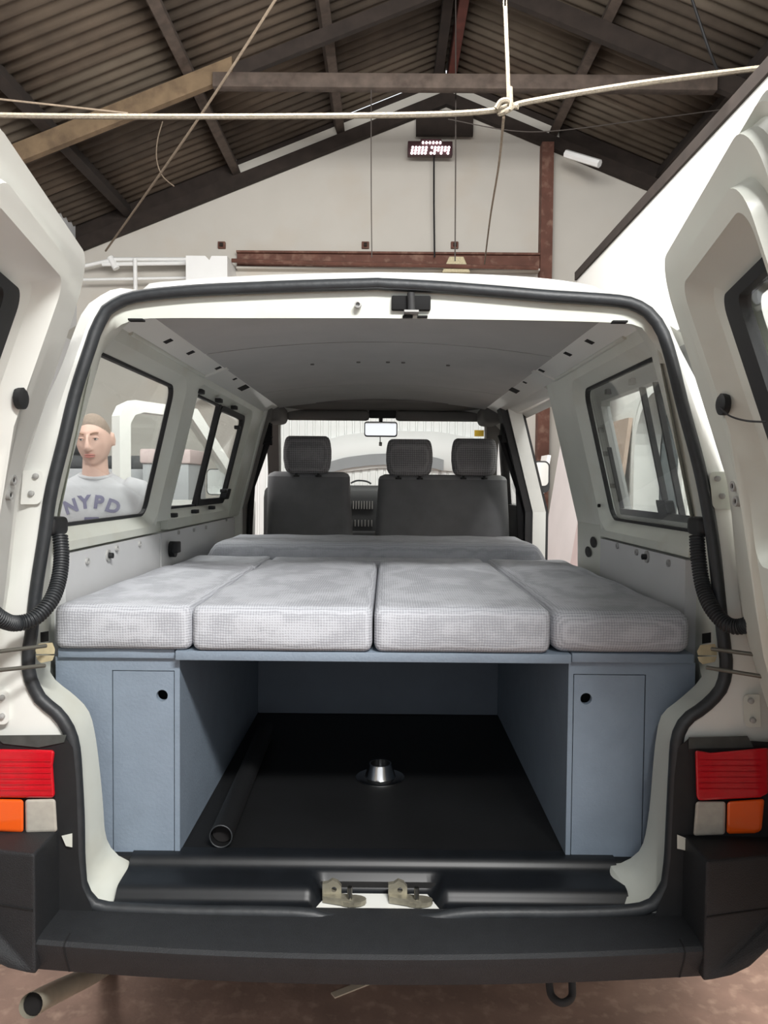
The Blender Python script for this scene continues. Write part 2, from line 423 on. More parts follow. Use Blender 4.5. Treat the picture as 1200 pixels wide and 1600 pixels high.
arch = [(AY0, 0.0)] + [((AY0 + AY1) / 2 - math.cos(t) * (AY1 - AY0) / 2, AZ - 0.43 + math.sin(t) * 0.43) for t in [PI * k / 16 for k in range(17)]] + [(AY1, 0.0)]
wr = plate('wall_right', [(-1.5, 0)] + arch + [(PY1, 0), (PY1, PZ), (-1.5, PZ)], [], lambda a, b, w: Vector((PX + w, a, b)), 0, 0.16, MATS['white_wall'])
struct(wr, 'smooth bright white partition wall right of the van', 'wall')
def archband(off0, off1, w0, w1, nm):
    c = (AY0 + AY1) / 2; h = (AY1 - AY0) / 2
    def a(o): return [(AY0 - o, 0.0)] + [(c - math.cos(t) * (h + o), AZ - 0.43 + math.sin(t) * (0.43 + o)) for t in [PI * k / 16 for k in range(17)]] + [(AY1 + o, 0.0)]
    o_ = a(off1); i_ = a(off0)
    return plate(nm, o_ + i_[::-1], [], lambda a, b, w: Vector((PX - w, a, b)), w0, w1, MATS['white_wall'], wr)
archband(0.0, 0.07, 0, 0.03, 'arch_moulding'); archband(0.11, 0.14, 0, 0.02, 'arch_moulding')
box('arch_shade', PX + 0.17, PX + 0.2, AY0 - 0.1, AY1 + 0.1, 0, 2.3, MATS['room_shade'], wr)['label'] = 'grey sheet painted as the dark room beyond the arch'  # backing sheet carries the shade of the room beyond in its colour
box('coping', PX - 0.02, PX + 0.2, -1.5, PY1, PZ, PZ + 0.08, MATS['oldwood_dark'], wr)['label'] = 'dark timber coping'

# roof: corrugated sheets on purlins on trusses
rf = empty('ceiling', (XR, 4, ZR), 'dark corrugated sheet roof on old timber purlins and trusses', 'roof'); rf['kind'] = 'structure'
def sheet_mesh(nm, wid, ln, m, seed):
    rnd = random.Random(seed); V = []; Fc = []; ny = int(wid / 0.177 * 6); dz = rnd.uniform(-0.006, 0.006)
    for j in range(ny + 1):
        y = wid * j / ny; z = 0.026 * math.cos(2 * PI * y / 0.177) + dz
        V += [(0, y, z), (ln, y, z), (0, y, z + 0.008), (ln, y, z + 0.008)]
    for j in range(ny):
        a = j * 4; b_ = a + 4
        Fc += [(a, b_, b_ + 1, a + 1), (a + 2, a + 3, b_ + 3, b_ + 2), (a, a + 2, b_ + 2, b_), (a + 1, b_ + 1, b_ + 3, a + 3)]
    me = bpy.data.meshes.new(nm); me.from_pydata(V, [], Fc); me.materials.append(m)
    me.polygons.foreach_set('use_smooth', [True] * len(me.polygons)); return me
ang = math.atan(SL); SW = 1.062; LN = 1.72
sm = [sheet_mesh('roof_sheet', SW + 0.05, LN + 0.12, MATS[k], i) for i, k in enumerate(('roofsheet', 'roofsheet2', 'roofsheet3', 'roofsheet2'))]
rows = 4
for side in (-1, 1):
    for r in range(rows):
        for j in range(16):
            o = bpy.data.objects.new('roof_sheet', random.choice(sm)); COL.objects.link(o)
            s = r * LN * math.cos(ang)
            y = YG - 0.02 - (j + 1) * SW
            x = XR + side * (s + 0.02)
            z = ZR - SL * (s + 0.02) + 0.45 - r * 0.012
            o.rotation_euler = (0, ang, 0) if side > 0 else (0, PI - ang, 0)
            if side < 0:
                o.rotation_euler = Matrix.Rotation(PI, 4, 'Z').to_euler(); 
                o.rotation_euler = (Matrix.Rotation(-ang, 4, 'Y') @ Matrix.Rotation(PI, 4, 'Z')).to_euler(); y += SW
            o.location = (x, y, z); o.parent = rf; o.matrix_parent_inverse = Matrix.Translation(-rf.location)
wts = ['oldwood_dark', 'oldwood', 'oldwood', 'redlead', 'oldwood', 'oldwood_dark']
for x, k in zip((-3.85, -2.27, -0.74, 0.88, 2.43, 4.0), wts):
    z0 = zr(x) + 0.24; s = 1 if x > XR else -1
    a = box('purlin', x - 0.06, x + 0.06, YB, YG, z0, z0 + 0.19, MATS[k], rf, 0.006, 1, Matrix.Rotation(ang * s * 0.9, 4, 'Y') if abs(x - XR) > 0.3 else None)
    if k == 'redlead': a['label'] = 'rust red ridge bar'
box('ridge_beam', XR - 0.20, XR - 0.08, YB, YG, ZR + 0.22, ZR + 0.42, MATS['oldwood_dark'], rf)
mk('ridge_leak_cap', [(XR + sx * .35, y_, ZR + .54 - .14 * abs(sx)) for y_ in (YB, YG) for sx in (-1, 0, 1)] + [(XR + sx * .35, y_, ZR + .56 - .14 * abs(sx)) for y_ in (YB, YG) for sx in (-1, 0, 1)],
   [(0, 1, 4, 3), (1, 2, 5, 4), (6, 9, 10, 7), (7, 10, 11, 8)], MATS['roofsheet2'], rf)  # cap added to shut out daylight leaking between the ridge sheets
def rafter(y, side, m, d=0.24, t=0.1, nm='rafter', xs=None, xe=None):
    xe = xe if xe is not None else (XL if side < 0 else XRR); xs = XR if xs is None else xs
    V = []
    for yy in (y - t / 2, y + t / 2):
        V += [(xs, yy, zr(xs)), (xe, yy, zr(xe)), (xe, yy, zr(xe) + d), (xs, yy, zr(xs) + d)]
    return mk(nm, V, [(0, 1, 2, 3), (7, 6, 5, 4), (0, 4, 5, 1), (1, 5, 6, 2), (2, 6, 7, 3), (3, 7, 4, 0)], m, rf)
for s in (-1, 1):
    rafter(YG - 0.07, s, MATS['oldwood_dark'], 0.19)
    if s < 0:
        rafter(8.72, s, MATS['oldwood_tan'], 0.22, 0.09, xs=-1.75); rafter(8.76, s, MATS['oldwood_dark'], 0.16, 0.08, xe=-1.75)
    else: rafter(8.72, s, MATS['oldwood_dark'], 0.22, 0.09)
    rafter(5.4, s, MATS['oldwood_dark'], 0.22, 0.09)
box('collar_beam', -1.95, 3.6, 8.60, 8.72, 5.82, 5.98, MATS['oldwood'], rf, 0.01)
for x0_, x1_, b_ in ((XL, -2.25, .18), (-2.24, 2.49, .37), (2.5, XRR, .18)):  # added dark strips stand in for the shading above the gable rafter
    V = []
    xs_ = [x0_, x1_] if not (x0_ < XR < x1_) else [x0_, XR, x1_]
    for xa_, xb_ in zip(xs_, xs_[1:]):
        mk('shade_strip', [(x_, y_, zr(x_) + d_) for y_ in (YG - .03, YG - .005) for x_, d_ in ((xa_, b_), (xb_, b_), (xb_, .455), (xa_, .455))], [(0, 1, 2, 3), (7, 6, 5, 4), (0, 4, 5, 1), (1, 5, 6, 2), (2, 6, 7, 3), (3, 7, 4, 0)], MATS['oldwood_dark'], rf)
box('gusset_plate', P(650, 200, YG - .16).x, P(739, 200, YG - .16).x, YG - 0.2, YG - 0.13, P(650, 220, YG).z, P(650, 182, YG).z, MATS['oldwood_dark'], rf)

# led clock under the ridge
q0, q1 = P(637, 243, YG - 0.3), P(707, 224, YG - 0.3)
led = empty('led_sign', (0.5 * (q0.x + q1.x), YG - 0.3, q0.z), 'glowing red led display hanging below the roof ridge', 'led display')
box('housing', q0.x, q1.x, YG - 0.33, YG - 0.22, q0.z, q1.z + 0.02, MATS['signbody'], led, 0.01)
box('top_box', q0.x + 0.18, q1.x - 0.16, YG - 0.33, YG - 0.14, q1.z + 0.02, P(650, 218, YG - .3).z, MATS['signbody'], led, 0.008)
def dots(nm, pts, r):
    V = []; Fc = []
    for (px, py) in pts:
        c = P(px, py, YG - 0.345); b0 = len(V)
        for k in range(8):
            a = 2 * PI * k / 8; V.append((c.x + math.cos(a) * r, YG - 0.345, c.z + math.sin(a) * r))
        for k in range(8):
            a = 2 * PI * k / 8; V.append((c.x + math.cos(a) * r, YG - 0.325, c.z + math.sin(a) * r))
        Fc.append(tuple(b0 + k for k in range(8)))
        for k in range(8): Fc.append((b0 + k, b0 + (k + 1) % 8, b0 + 8 + (k + 1) % 8, b0 + 8 + k))
    o = mk(nm, V, Fc, MATS['led'], led); o['kind'] = 'stuff'; o['label'] = 'white hot led dots'; return o
dots('led_row', [(661 + i * 5.4, 222.5) for i in range(6)], 0.016)
dots('led_digits', [(645 + i * 5.3 - j * 0.8, 230 + j * 4.4) for i in range(5) for j in range(3)] + [(675 + i * 5.3 - j * 0.8, 230 + j * 4.4) for i in range(6) for j in range(3) if not (j == 2 and i in (2, 4)) and not (i == 0 and j == 1)], 0.0165)
c0 = P(678, 243, YG - 0.28)
tag(tube('power_cable', [c0, P(678, 320, YG - 0.24), P(679, 402, YG - 0.2)], 0.014, MATS['blackcable'], n=6), 'black cable hanging straight down from the led display', 'cable')

# lines strung through the roof space
def line(nm, pts, r, m, label, cat='rope', sag=0, n=10):
    pts = [P(*p) for p in pts]
    return tag(tube(nm, bez(pts, n) if len(pts) > 2 else pts, r, MATS[m], n=7), label, cat)
line('rope', [(-600, 160, 4.6), (-330, 171, 4.6), (0, 180, 4.5), (250, 182, 4.45), (500, 181, 4.4), (690, 178, 4.35), (780, 171, 4.35), (830, 158, 4.35), (1000, 130, 4.3), (1200, 105, 4.2), (1500, 70, 4.0), (2480, -45, 4.0)], 0.016, 'rope', 'thick pale rope strung across the whole roof space')
kn = P(790, 169, 4.34)
tube('rope_knot', bez([kn + Vector(v) for v in ((-.055, -.02, -.012), (-.03, -.03, .022), (.01, -.032, .024), (.03, -.025, -.005), (0, -.03, -.03), (-.03, .02, -.02), (.0, .03, .02), (.07, .0, .008))], 5), 0.015, MATS['rope'], COL.objects['rope'], n=7)
line('hanging_rope', [(778, -820, 4.34), (788, -60, 4.34), (789, 0, 4.34), (793, 100, 4.34), (795, 164, 4.34)], 0.011, 'rope', 'short upright rope hanging onto the knot of the thick rope')
tube('rope_tail', [P(798, 136, 4.3), P(799, 160, 4.3), P(796, 172, 4.3)], 0.010, MATS['rope'], COL.objects['hanging_rope'], n=6)
line('trailing_cord', [(787, 183, 4.34), (779, 260, 5.5), (766, 340, 7), (757, 412, 9)], 0.008, 'cord', 'thin cord trailing down from the rope knot', 'cord')
line('diagonal_cord', [(683, -395, 5.42), (450, -35, 6.2), (430, 0, 6.3), (300, 200, 7.4), (165, 392, 9.6)], 0.012, 'cord', 'cord running diagonally down across the left roof slope', 'cord')
line('slack_wire', [(-318, 118, 6.0), (-60, 148, 6.0), (0, 155, 6.0), (110, 167, 6.1), (200, 177, 6.2)], 0.008, 'cord', 'slack wire left of the roof just above the thick rope', 'wire')
line('loose_wire', [(254, 190, 8.4), (246, 220, 8.3), (245, 250, 8.3), (254, 275, 8.3), (272, 291, 8.3)], 0.006, 'cord', 'short curled wire dangling below the tan rafter', 'wire')
line('drop_wire', [(712, -20, 9), (712, 200, 9.0), (711, 408, 9.0)], 0.008, 'wire', 'fine wire dropping straight from the ridge right of the led display', 'wire')
line('drop_wire', [(580, 138, 8.65), (580, 290, 8.65), (581, 402, 8.65)], 0.006, 'wire', 'hair thin wire dropping left of the led display', 'wire')
line('slope_wire', [(1075, -20, 7.5), (1105, 70, 7.6), (1121, 110, 7.7)], 0.014, 'blackcable', 'dark cable on the right roof slope', 'wire')
line('cross_wire', [(700, 186, 8.9), (830, 206, 8.9), (1000, 188, 8.9), (1150, 168, 8.9)], 0.006, 'wire', 'faint wire crossing the right roof slope', 'wire')
line('roof_tube', [(884, 240, 10.8), (937, 256, 10.5)], 0.055, 'metal_white', 'short white tube lamp housing under the right roof slope', 'lamp')

# upper left corner: pipes and a white box on the end wall
pp = empty('wall_pipes', P(200, 430, 11.2), 'thin white pipes running along the left end wall', 'pipes')
def pipe(pts, r): tube('pipe', [P(*p) for p in pts], r, MATS['metal_white'], pp, n=8)
pipe([(130, 416, 11.2), (180, 405, 11.2), (300, 405, 11.2)], 0.028); pipe([(130, 437, 11.2), (300, 434, 11.2)], 0.022); pipe([(211, 404, 11.15), (212, 470, 11.15)], 0.03)
pipe([(172, 402, 11.2), (182, 420, 11.2)], 0.05); pipe([(160, 413, 11.2), (300, 411, 11.2)], 0.03)
a, b = P(294, 445, 11.0), P(358, 404, 11.0)
bx = plate('white_duct', [(a.x, a.z - 1.5), (b.x, a.z - 1.5), (b.x, b.z), (a.x + .36, b.z), (a.x + .33, b.z - .06), (a.x + .27, b.z), (a.x, b.z)], [], lambda a, b, w: Vector((a, YG - .005 - w, b)), 0, 0.62, MATS['metal_white'])
tag(bx, 'white box duct on the end wall above the van roof', 'duct')
pg = P(420, 424, 11.2); pe = P(850, 421, 11.2)
tag(tube('brown_pipe', [P(362, 407, 11.16), P(420, 409, 11.16), P(841, 419, 11.16)], 0.03, MATS['rust'], n=7), 'brown pipe running below the rusty tie beam', 'pipe')

# leaning boards right of the van
def board(nm, y0, y1, xb, xt, h, t, m, label, edge=None, z0=0.0):
    n = Vector((h, 0, -(xt - xb))).normalized() * t
    V = []
    for y in (y0, y1):
        V += [Vector((xb, y, z0)), Vector((xt, y, z0 + h)), Vector((xt, y, z0 + h)) - n, Vector((xb, y, z0)) - n + Vector((0, 0, max(0, n.z)))]
    zmin = min(v.z for v in V)
    for v in V: v.z += -zmin + 0.001 + z0
    o = mk(nm, V, [(0, 1, 2, 3), (7, 6, 5, 4), (0, 4, 5, 1), (1, 5, 6, 2), (2, 6, 7, 3), (3, 7, 4, 0)], MATS[m])
    return tag(o, label, 'board', 'sheets leaning on the partition')
board('insulation_board', 6.15, 7.25, 1.40, 1.84, 2.95, 0.04, 'pinkboard', 'big pale pink sheet leaning on the white partition')
board('white_board', 7.25, 7.55, 1.25, 1.55, 1.75, 0.03, 'whiteboard', 'narrow white sheet leaning just beyond the big pink one')
board('thin_sheet', 5.78, 6.1, 1.36, 1.60, 1.55, 0.02, 'pinkboard2', 'dusky pink sheet with dark brown edge nearest the van')
board('brown_sheet', 5.70, 5.77, 1.34, 1.62, 1.45, 0.03, 'board_edge', 'dark brown narrow strip of board standing in front of the pink sheets')
board('tan_board', 5.80, 6.3, 1.62, 1.85, 1.98, 0.03, 'tanboard', 'tan board leaning beside the arched doorway')
# panel hanging on the ribbed door
YP = YG - 0.08
def pl(px, py, w): return P(px, py, YP - w)
top = [(470, 700), (500, 690), (540, 679), (600, 673), (680, 674), (740, 684), (775, 697)]
bot = [(775, 744), (730, 738), (690, 735), (640, 731), (590, 731), (530, 738), (470, 752)]
hp = empty('moulded_panel', P(610, 740, YP), 'smooth white moulded panel with a curved grey stripe before the ribbed door', 'panel')
rt = resample([P(*p, YP) for p in top], 25); rb = resample([P(*p, YP) for p in bot[::-1]], 25)
rings = []
for a, b in zip(rt, rb):
    rings.append([a + Vector((0, 0.08, 0)), a, a.lerp(b, .12) + Vector((0, -.05, 0)), a.lerp(b, .5) + Vector((0, -.07, 0)), a.lerp(b, .9) + Vector((0, -.04, 0)), b, b + Vector((0, 0.08, 0))])
loft('panel_shell', rings, MATS['metal_white'], hp, closed=True, capends=True)
sp = resample([P(*p, YP - 0.08) for p in ((508, 733), (540, 724), (580, 719), (610, 718), (650, 720), (680, 724), (693, 728))], 20)
loft('stripe', [[p + Vector((0, 0, .09)), p + Vector((0, -.01, .09)), p + Vector((0, -.01, -.075)), p + Vector((0, 0, -.075))] for p in sp], MATS['greycab'], hp, True, True, False)['label'] = 'curved grey stripe'

# stuff by the left wall
cb = empty('tool_cabinet', (-2.9, 6.9, 0), 'grey steel cabinet by the left wall', 'cabinet')
box('cabinet_body', -3.5, -2.05, 6.7, 7.3, 0, 1.58, MATS['greycab'], cb, 0.01)
for k in range(3): 
    d = box('drawer', -3.46 + k * 0.47, -3.02 + k * 0.47, 6.68, 6.70, 0.1, 1.5, MATS['greycab'], cb, 0.005)
    box('handle', -3.30 + k * 0.47, -3.18 + k * 0.47, 6.655, 6.68, 0.9, 0.93, MATS['steel'], d)
for i, (x0_, x1_, z, lab) in enumerate(((-3.42, -3.05, 1.581, 'dark folded tarpaulin at the left end of the grey steel cabinet'), (-3.04, -2.66, 1.581, 'dark folded tarpaulin in the middle of the grey steel cabinet'),
                                  (-3.30, -2.80, 1.705, 'dark folded tarpaulin lying on top of two others'), (-2.5, -2.1, 1.581, 'dark folded tarpaulin at the right end of the grey steel cabinet'))):
    tag(pillow('folded_tarp', x0_, x1_, 6.75, 7.2, z, z + .115, 0.05, MATS['darkcloth'], None, 0.008, 0.0, i, 10, 10, 6), lab, 'tarpaulin', 'folded tarpaulins on the cabinet')
wk = empty('parts_crate', (-1.85, 6.5, 0), 'grey crate with a pink lid beyond the second left window', 'crate')
box('crate_body', -2.0, -1.62, 6.3, 6.9, 0, 1.62, MATS['greycab'], wk, 0.01); box('lid', -2.02, -1.60, 6.28, 6.92, 1.62, 1.74, MATS['pinkboard2'], wk, 0.02)
# ground bits
a, b = P(521, 1578, 2.15), P(600, 1549, 2.25)
d = Vector((b.x - a.x, b.y - a.y, 0)); a = Vector((-.14, 2.15, 0)); b = Vector((-.005, 2.235, 0)); d = (b - a).normalized(); n_ = Vector((-d.y, d.x, 0)) * 0.012
mk_ = mk('wood_strip', [a - n_, b - n_, b + n_, a + n_] + [v + Vector((0, 0, .004)) for v in (a - n_, b - n_, b + n_, a + n_)], [(3, 2, 1, 0), (4, 5, 6, 7), (0, 1, 5, 4), (1, 2, 6, 5), (2, 3, 7, 6), (3, 0, 4, 7)], MATS['tape'])
tag(mk_, 'thin pale wooden strip lying on the floor under the bumper', 'strip')
tag(tube('floor_hose', bez([Vector(v) for v in ((-1.6, 2.0, .012), (-1.3, 2.2, .012), (-1.13, 2.32, .012), (-.9, 2.55, .012))], 8), 0.011, MATS['blackcable'], n=7), 'dark hose lying on the floor beside the exhaust', 'hose')
# ------------------------------------------------------------------ the van
X0 = -0.025
van = empty('camper_van', (X0, 1.6, 0), 'white camper van seen from behind with its rear doors open', 'van')
def yr(z): return 1.60 + 0.08 * min(max((z - 1.1) / 0.75, 0), 1)
def PR(px, py, off=0.0):
    Y = 1.62
    for _ in range(4): Y = yr(P(px, py, Y + off).z)
    return P(px, py, Y + off)
def ring(segs, off, n=(26, 26, 24, 24)):
    """closed ring from four left and four right pixel runs that share their end points"""
    out = []
    for i, s in enumerate(segs):
        o = off[i] if isinstance(off, list) else off
        if isinstance(o, tuple):
            k_ = len(s) - 1; pts = [PR(px, py, o[0] + (o[1] - o[0]) * min(1, 3.0 * (j / k_ if o[2] else 1 - j / k_))) for j, (px, py) in enumerate(s)]
        else: pts = [PR(px, py, o) for px, py in s]
        c = bez(pts, 6)
        out += resample(c, n[i % 4 if i < 4 else 3 - (i - 4)] + 1)[:-1]
    return out
BS = [[(590, 444), (480, 447), (400, 450), (310, 454), (232, 461), (194, 469), (167, 485)],
      [(167, 485), (152, 512), (144, 535), (119, 612), (100, 690), (81, 767), (69, 845), (57, 922), (49, 996), (46, 1012)],
      [(46, 1012), (45, 1040), (49, 1062), (64, 1092), (88, 1112), (106, 1136), (116, 1168), (120, 1220), (123, 1280), (124, 1340), (127, 1380)],
      [(127, 1380), (138, 1404), (156, 1416), (200, 1420), (300, 1424), (398, 1425), (480, 1428), (520, 1437), (590, 1439)],
      [(590, 1439), (660, 1438), (720, 1428), (800, 1426), (880, 1426), (960, 1424), (1008, 1418), (1028, 1404), (1042, 1380)],
      [(1042, 1380), (1047, 1340), (1050, 1280), (1054, 1200), (1058, 1152), (1072, 1124), (1100, 1104), (1126, 1076), (1134, 1045), (1134, 1030)],
      [(1134, 1030), (1129, 990), (1123, 935), (1115, 858), (1104, 788), (1090, 722), (1067, 637), (1047, 556), (1032, 513), (1012, 488)],
      [(1012, 488), (985, 474), (935, 468), (857, 463), (788, 457), (700, 450), (650, 447), (590, 444)]]
AS = [[(590, 425), (460, 428), (347, 433), (270, 439), (236, 442), (228, 448), (216, 456), (200, 450), (177, 452), (157, 462)],
      [(157, 462), (137, 476), (128, 489), (115, 520), (95, 575), (66, 640), (40, 710), (15, 800), (-5, 900), (-20, 1000)],
      [(-20, 1000), (-40, 1060), (-50, 1150), (-55, 1250), (-55, 1380)],
      [(-55, 1380), (-20, 1440), (60, 1470), (300, 1480), (590, 1482)],
      [(590, 1482), (900, 1480), (1100, 1465), (1190, 1440), (1230, 1380)],
      [(1230, 1380), (1230, 1250), (1225, 1150), (1212, 1060), (1195, 1000)],
      [(1195, 1000), (1180, 900), (1160, 800), (1135, 710), (1103, 625), (1065, 550), (1042, 500), (1022, 474)],
      [(1022, 474), (1000, 462), (974, 457), (950, 460), (935, 449), (877, 438), (800, 431), (700, 427), (590, 425)]]
CS = [[(590, 497), (400, 497), (260, 497), (215, 499), (190, 507)],
      [(190, 507), (172, 522), (158, 545), (133, 612), (114, 690), (96, 767), (84, 845), (72, 922), (63, 996), (60, 1012)],
      [(60, 1012), (64, 1040), (76, 1066), (108, 1092), (130, 1116), (140, 1150), (147, 1200), (153, 1260), (157, 1312), (166, 1334)],
      [(166, 1334), (180, 1348), (210, 1358), (300, 1360), (590, 1362)],
      [(590, 1362), (800, 1362), (960, 1360), (990, 1352), (1005, 1340)],
      [(1005, 1340), (1014, 1320), (1022, 1270), (1028, 1200), (1033, 1156), (1042, 1122), (1070, 1098), (1100, 1070), (1112, 1045), (1116, 1020)],
      [(1116, 1020), (1113, 990), (1109, 935), (1101, 858), (1090, 788), (1076, 722), (1053, 637), (1032, 560), (1020, 535), (1003, 512)],
      [(1003, 512), (985, 506), (930, 503), (800, 500), (590, 497)]]
rA = ring(AS, 0.015); rB = ring(BS, 0.0); rBi = ring(BS, [.008, (.008, .03, True), .03, .03, .03, .03, (.008, .03, False), .008]); rC = ring(CS, [.018, (.018, .10, True), .11, .13, .13, .11, (.018, .10, False), .018])
cz = 1.25
rA0 = [Vector((X0 + (p.x - X0) * (1.004 if p.z > 1.2 else 1.015), p.y + 0.05, p.z + 0.003 if p.z > 1.6 else cz + (p.z - cz) * 1.02)) for p in rA]
rA1 = []
for p in rA:
    s_ = 1 if p.x > X0 else -1
    if p.z > 1.80: rA1.append(Vector((X0 + (p.x - X0) * 1.0, p.y + 0.20, p.z + 0.004)))
    elif p.z > 1.30: rA1.append(Vector((X0 + s_ * (0.775 - 0.286 * (p.z - 1.357) + 0.035), 1.85, p.z)))
    else: rA1.append(Vector((X0 + s_ * max(0.86, abs(p.x - X0)), p.y + 0.20, p.z)))
rABm = [a.lerp(b, 0.6) + Vector((0, -0.012, 0)) for a, b in zip(rA, rB)]
def xi(z): return 0.775 - 0.286 * (max(z, 1.335) - 1.357)
rD = []
nn = len(rC)
for i, p in enumerate(rC):
    s = 1 if p.x > X0 else -1
    if p.z > 1.79: q = Vector((p.x, p.y + 0.05, p.z + 0.035 - 0.03 * min(1, ((abs(p.x - X0)) / 0.62) ** 4)))
    elif p.z > 1.05: q = Vector((X0 + s * max(xi(p.z) - 0.004, abs(p.x - X0)), 1.832, p.z))
    else: q = p + Vector((0, 0.03, 0))
    rD.append(q)
def sunk(p):
    if p.z < 0.66 and -0.572 < p.x < 0.527: return Vector((p.x, p.y, p.z - 0.045))
    return p
rBi, rC, rD = [[sunk(p) for p in r_] for r_ in (rBi, rC, rD)]
loft('rear_body_frame', [rA1, rA0, rA, rABm, rB], MATS['paint'], van)
loft('opening_flange', [rB, rBi, [a.lerp(b, .55) for a, b in zip(rBi, rC)], rC, rD], MATS['cream'], van)
def dedupe(r): return r
seal = tube('door_seal', [p + Vector((0, -0.002, 0)) for p in rB], 0.0135, MATS['rubber'], van, n=12, closed=True)
lip = tube('seal_lip', [a.lerp(b, 0.12) + Vector((0, -0.008, 0)) for a, b in zip(rB, rC)], 0.005, MATS['rubber'], seal, n=6, closed=True)

# rear header: latch and hole
a, b = PR(612, 461, .0), PR(673, 484, .0)
lt = box('latch_recess', a.x, b.x, a.y + 0.001, a.y + 0.05, b.z, a.z, MATS['gap'], van, 0.003)
tube('latch_pin', [PR(642, 458, -.006), PR(643, 486, -.006)], 0.0085, MATS['dark_trim'], lt, n=10)
box('latch_tab', P(632, 484, 1.64).x, P(655, 484, 1.64).x, 1.660, 1.70, P(640, 487, 1.66).z, P(640, 484, 1.66).z, MATS['clip_grey'], lt)
c = PR(559, 474, -.012); lathe('grommet', [(0.0075, 0.0), (0.0075, -0.012), (0.0045, -0.013), (0.0045, -0.005)], (c.x, c.y + .02, c.z), MATS['clip_grey'], van, 14, 'y')
for px, py in ((637, 495), (660, 495)):
    c = PR(px, py, .012); box('header_slot', c.x - .011, c.x + .011, c.y - .006, c.y + .012, c.z - .002, c.z + .002, MATS['gap'], van)
c = PR(213, 500, .012); box('header_slot', c.x - .016, c.x + .016, c.y - .008, c.y + .012, c.z - .002, c.z + .002, MATS['gap'], van)
c = PR(968, 503, .012); box('header_slot', c.x - .016, c.x + .016, c.y - .008, c.y + .012, c.z - .002, c.z + .002, MATS['gap'], van)

# ---- side walls
SK = 0.17
def sk(pts): return [(y - SK * (z - 1.357), z) for y, z in pts]
def side(s): return lambda y, z, w: Vector((X0 + s * (xi(z) - w), y, z))
W1 = (1.845, 2.545, 1.357, 1.777); W2 = (2.78, 3.74, 1.37, 1.785)
def window(s, W, body, name='side_window', slider=False):
    fn = side(s)
    out = sk(rrect(*W, 0.045)); big = sk(rrect(W[0] - .045, W[1] + .045, W[2] - .035, W[3] + .028, 0.06))
    loft('window_recess', [[fn(y, z, 0.0) for y, z in out], [fn(y, z, 0.028) for y, z in big]], MATS['cream'], body)
    g = plate(name, sk(rrect(W[0] + .002, W[1] - .002, W[2] + .002, W[3] - .002, 0.043)), [], fn, -0.010, -0.006, MATS['glass'], van)
    t = 0.007
    plate('gasket', out, [sk(rrect(W[0] + t, W[1] - t, W[2] + t * 1.3, W[3] - t, 0.036))], fn, -0.012, 0.002, MATS['black_rubber'], g)
    if slider:
        yd = 3.19
        plate('divider', sk([(yd, W[2]), (yd + .022, W[2]), (yd + .022, W[3]), (yd, W[3])]), [], fn, -0.014, 0.006, MATS['black_rubber'], g)
        plate('slider_frame', sk(rrect(yd + .02, W[1], W[2], W[3], 0.04)), [sk(rrect(yd + .03, W[1] - .032, W[2] + .028, W[3] - .02, 0.03))], fn, -0.012, 0.008, MATS['black_rubber'], g)
        plate('slider_latch', sk(rrect(W[1] - .1, W[1] - .02, W[2] + .02, W[2] + .07, 0.01)), [], fn, 0.0, 0.03, MATS['black_rubber'], g)
    return g, big, out
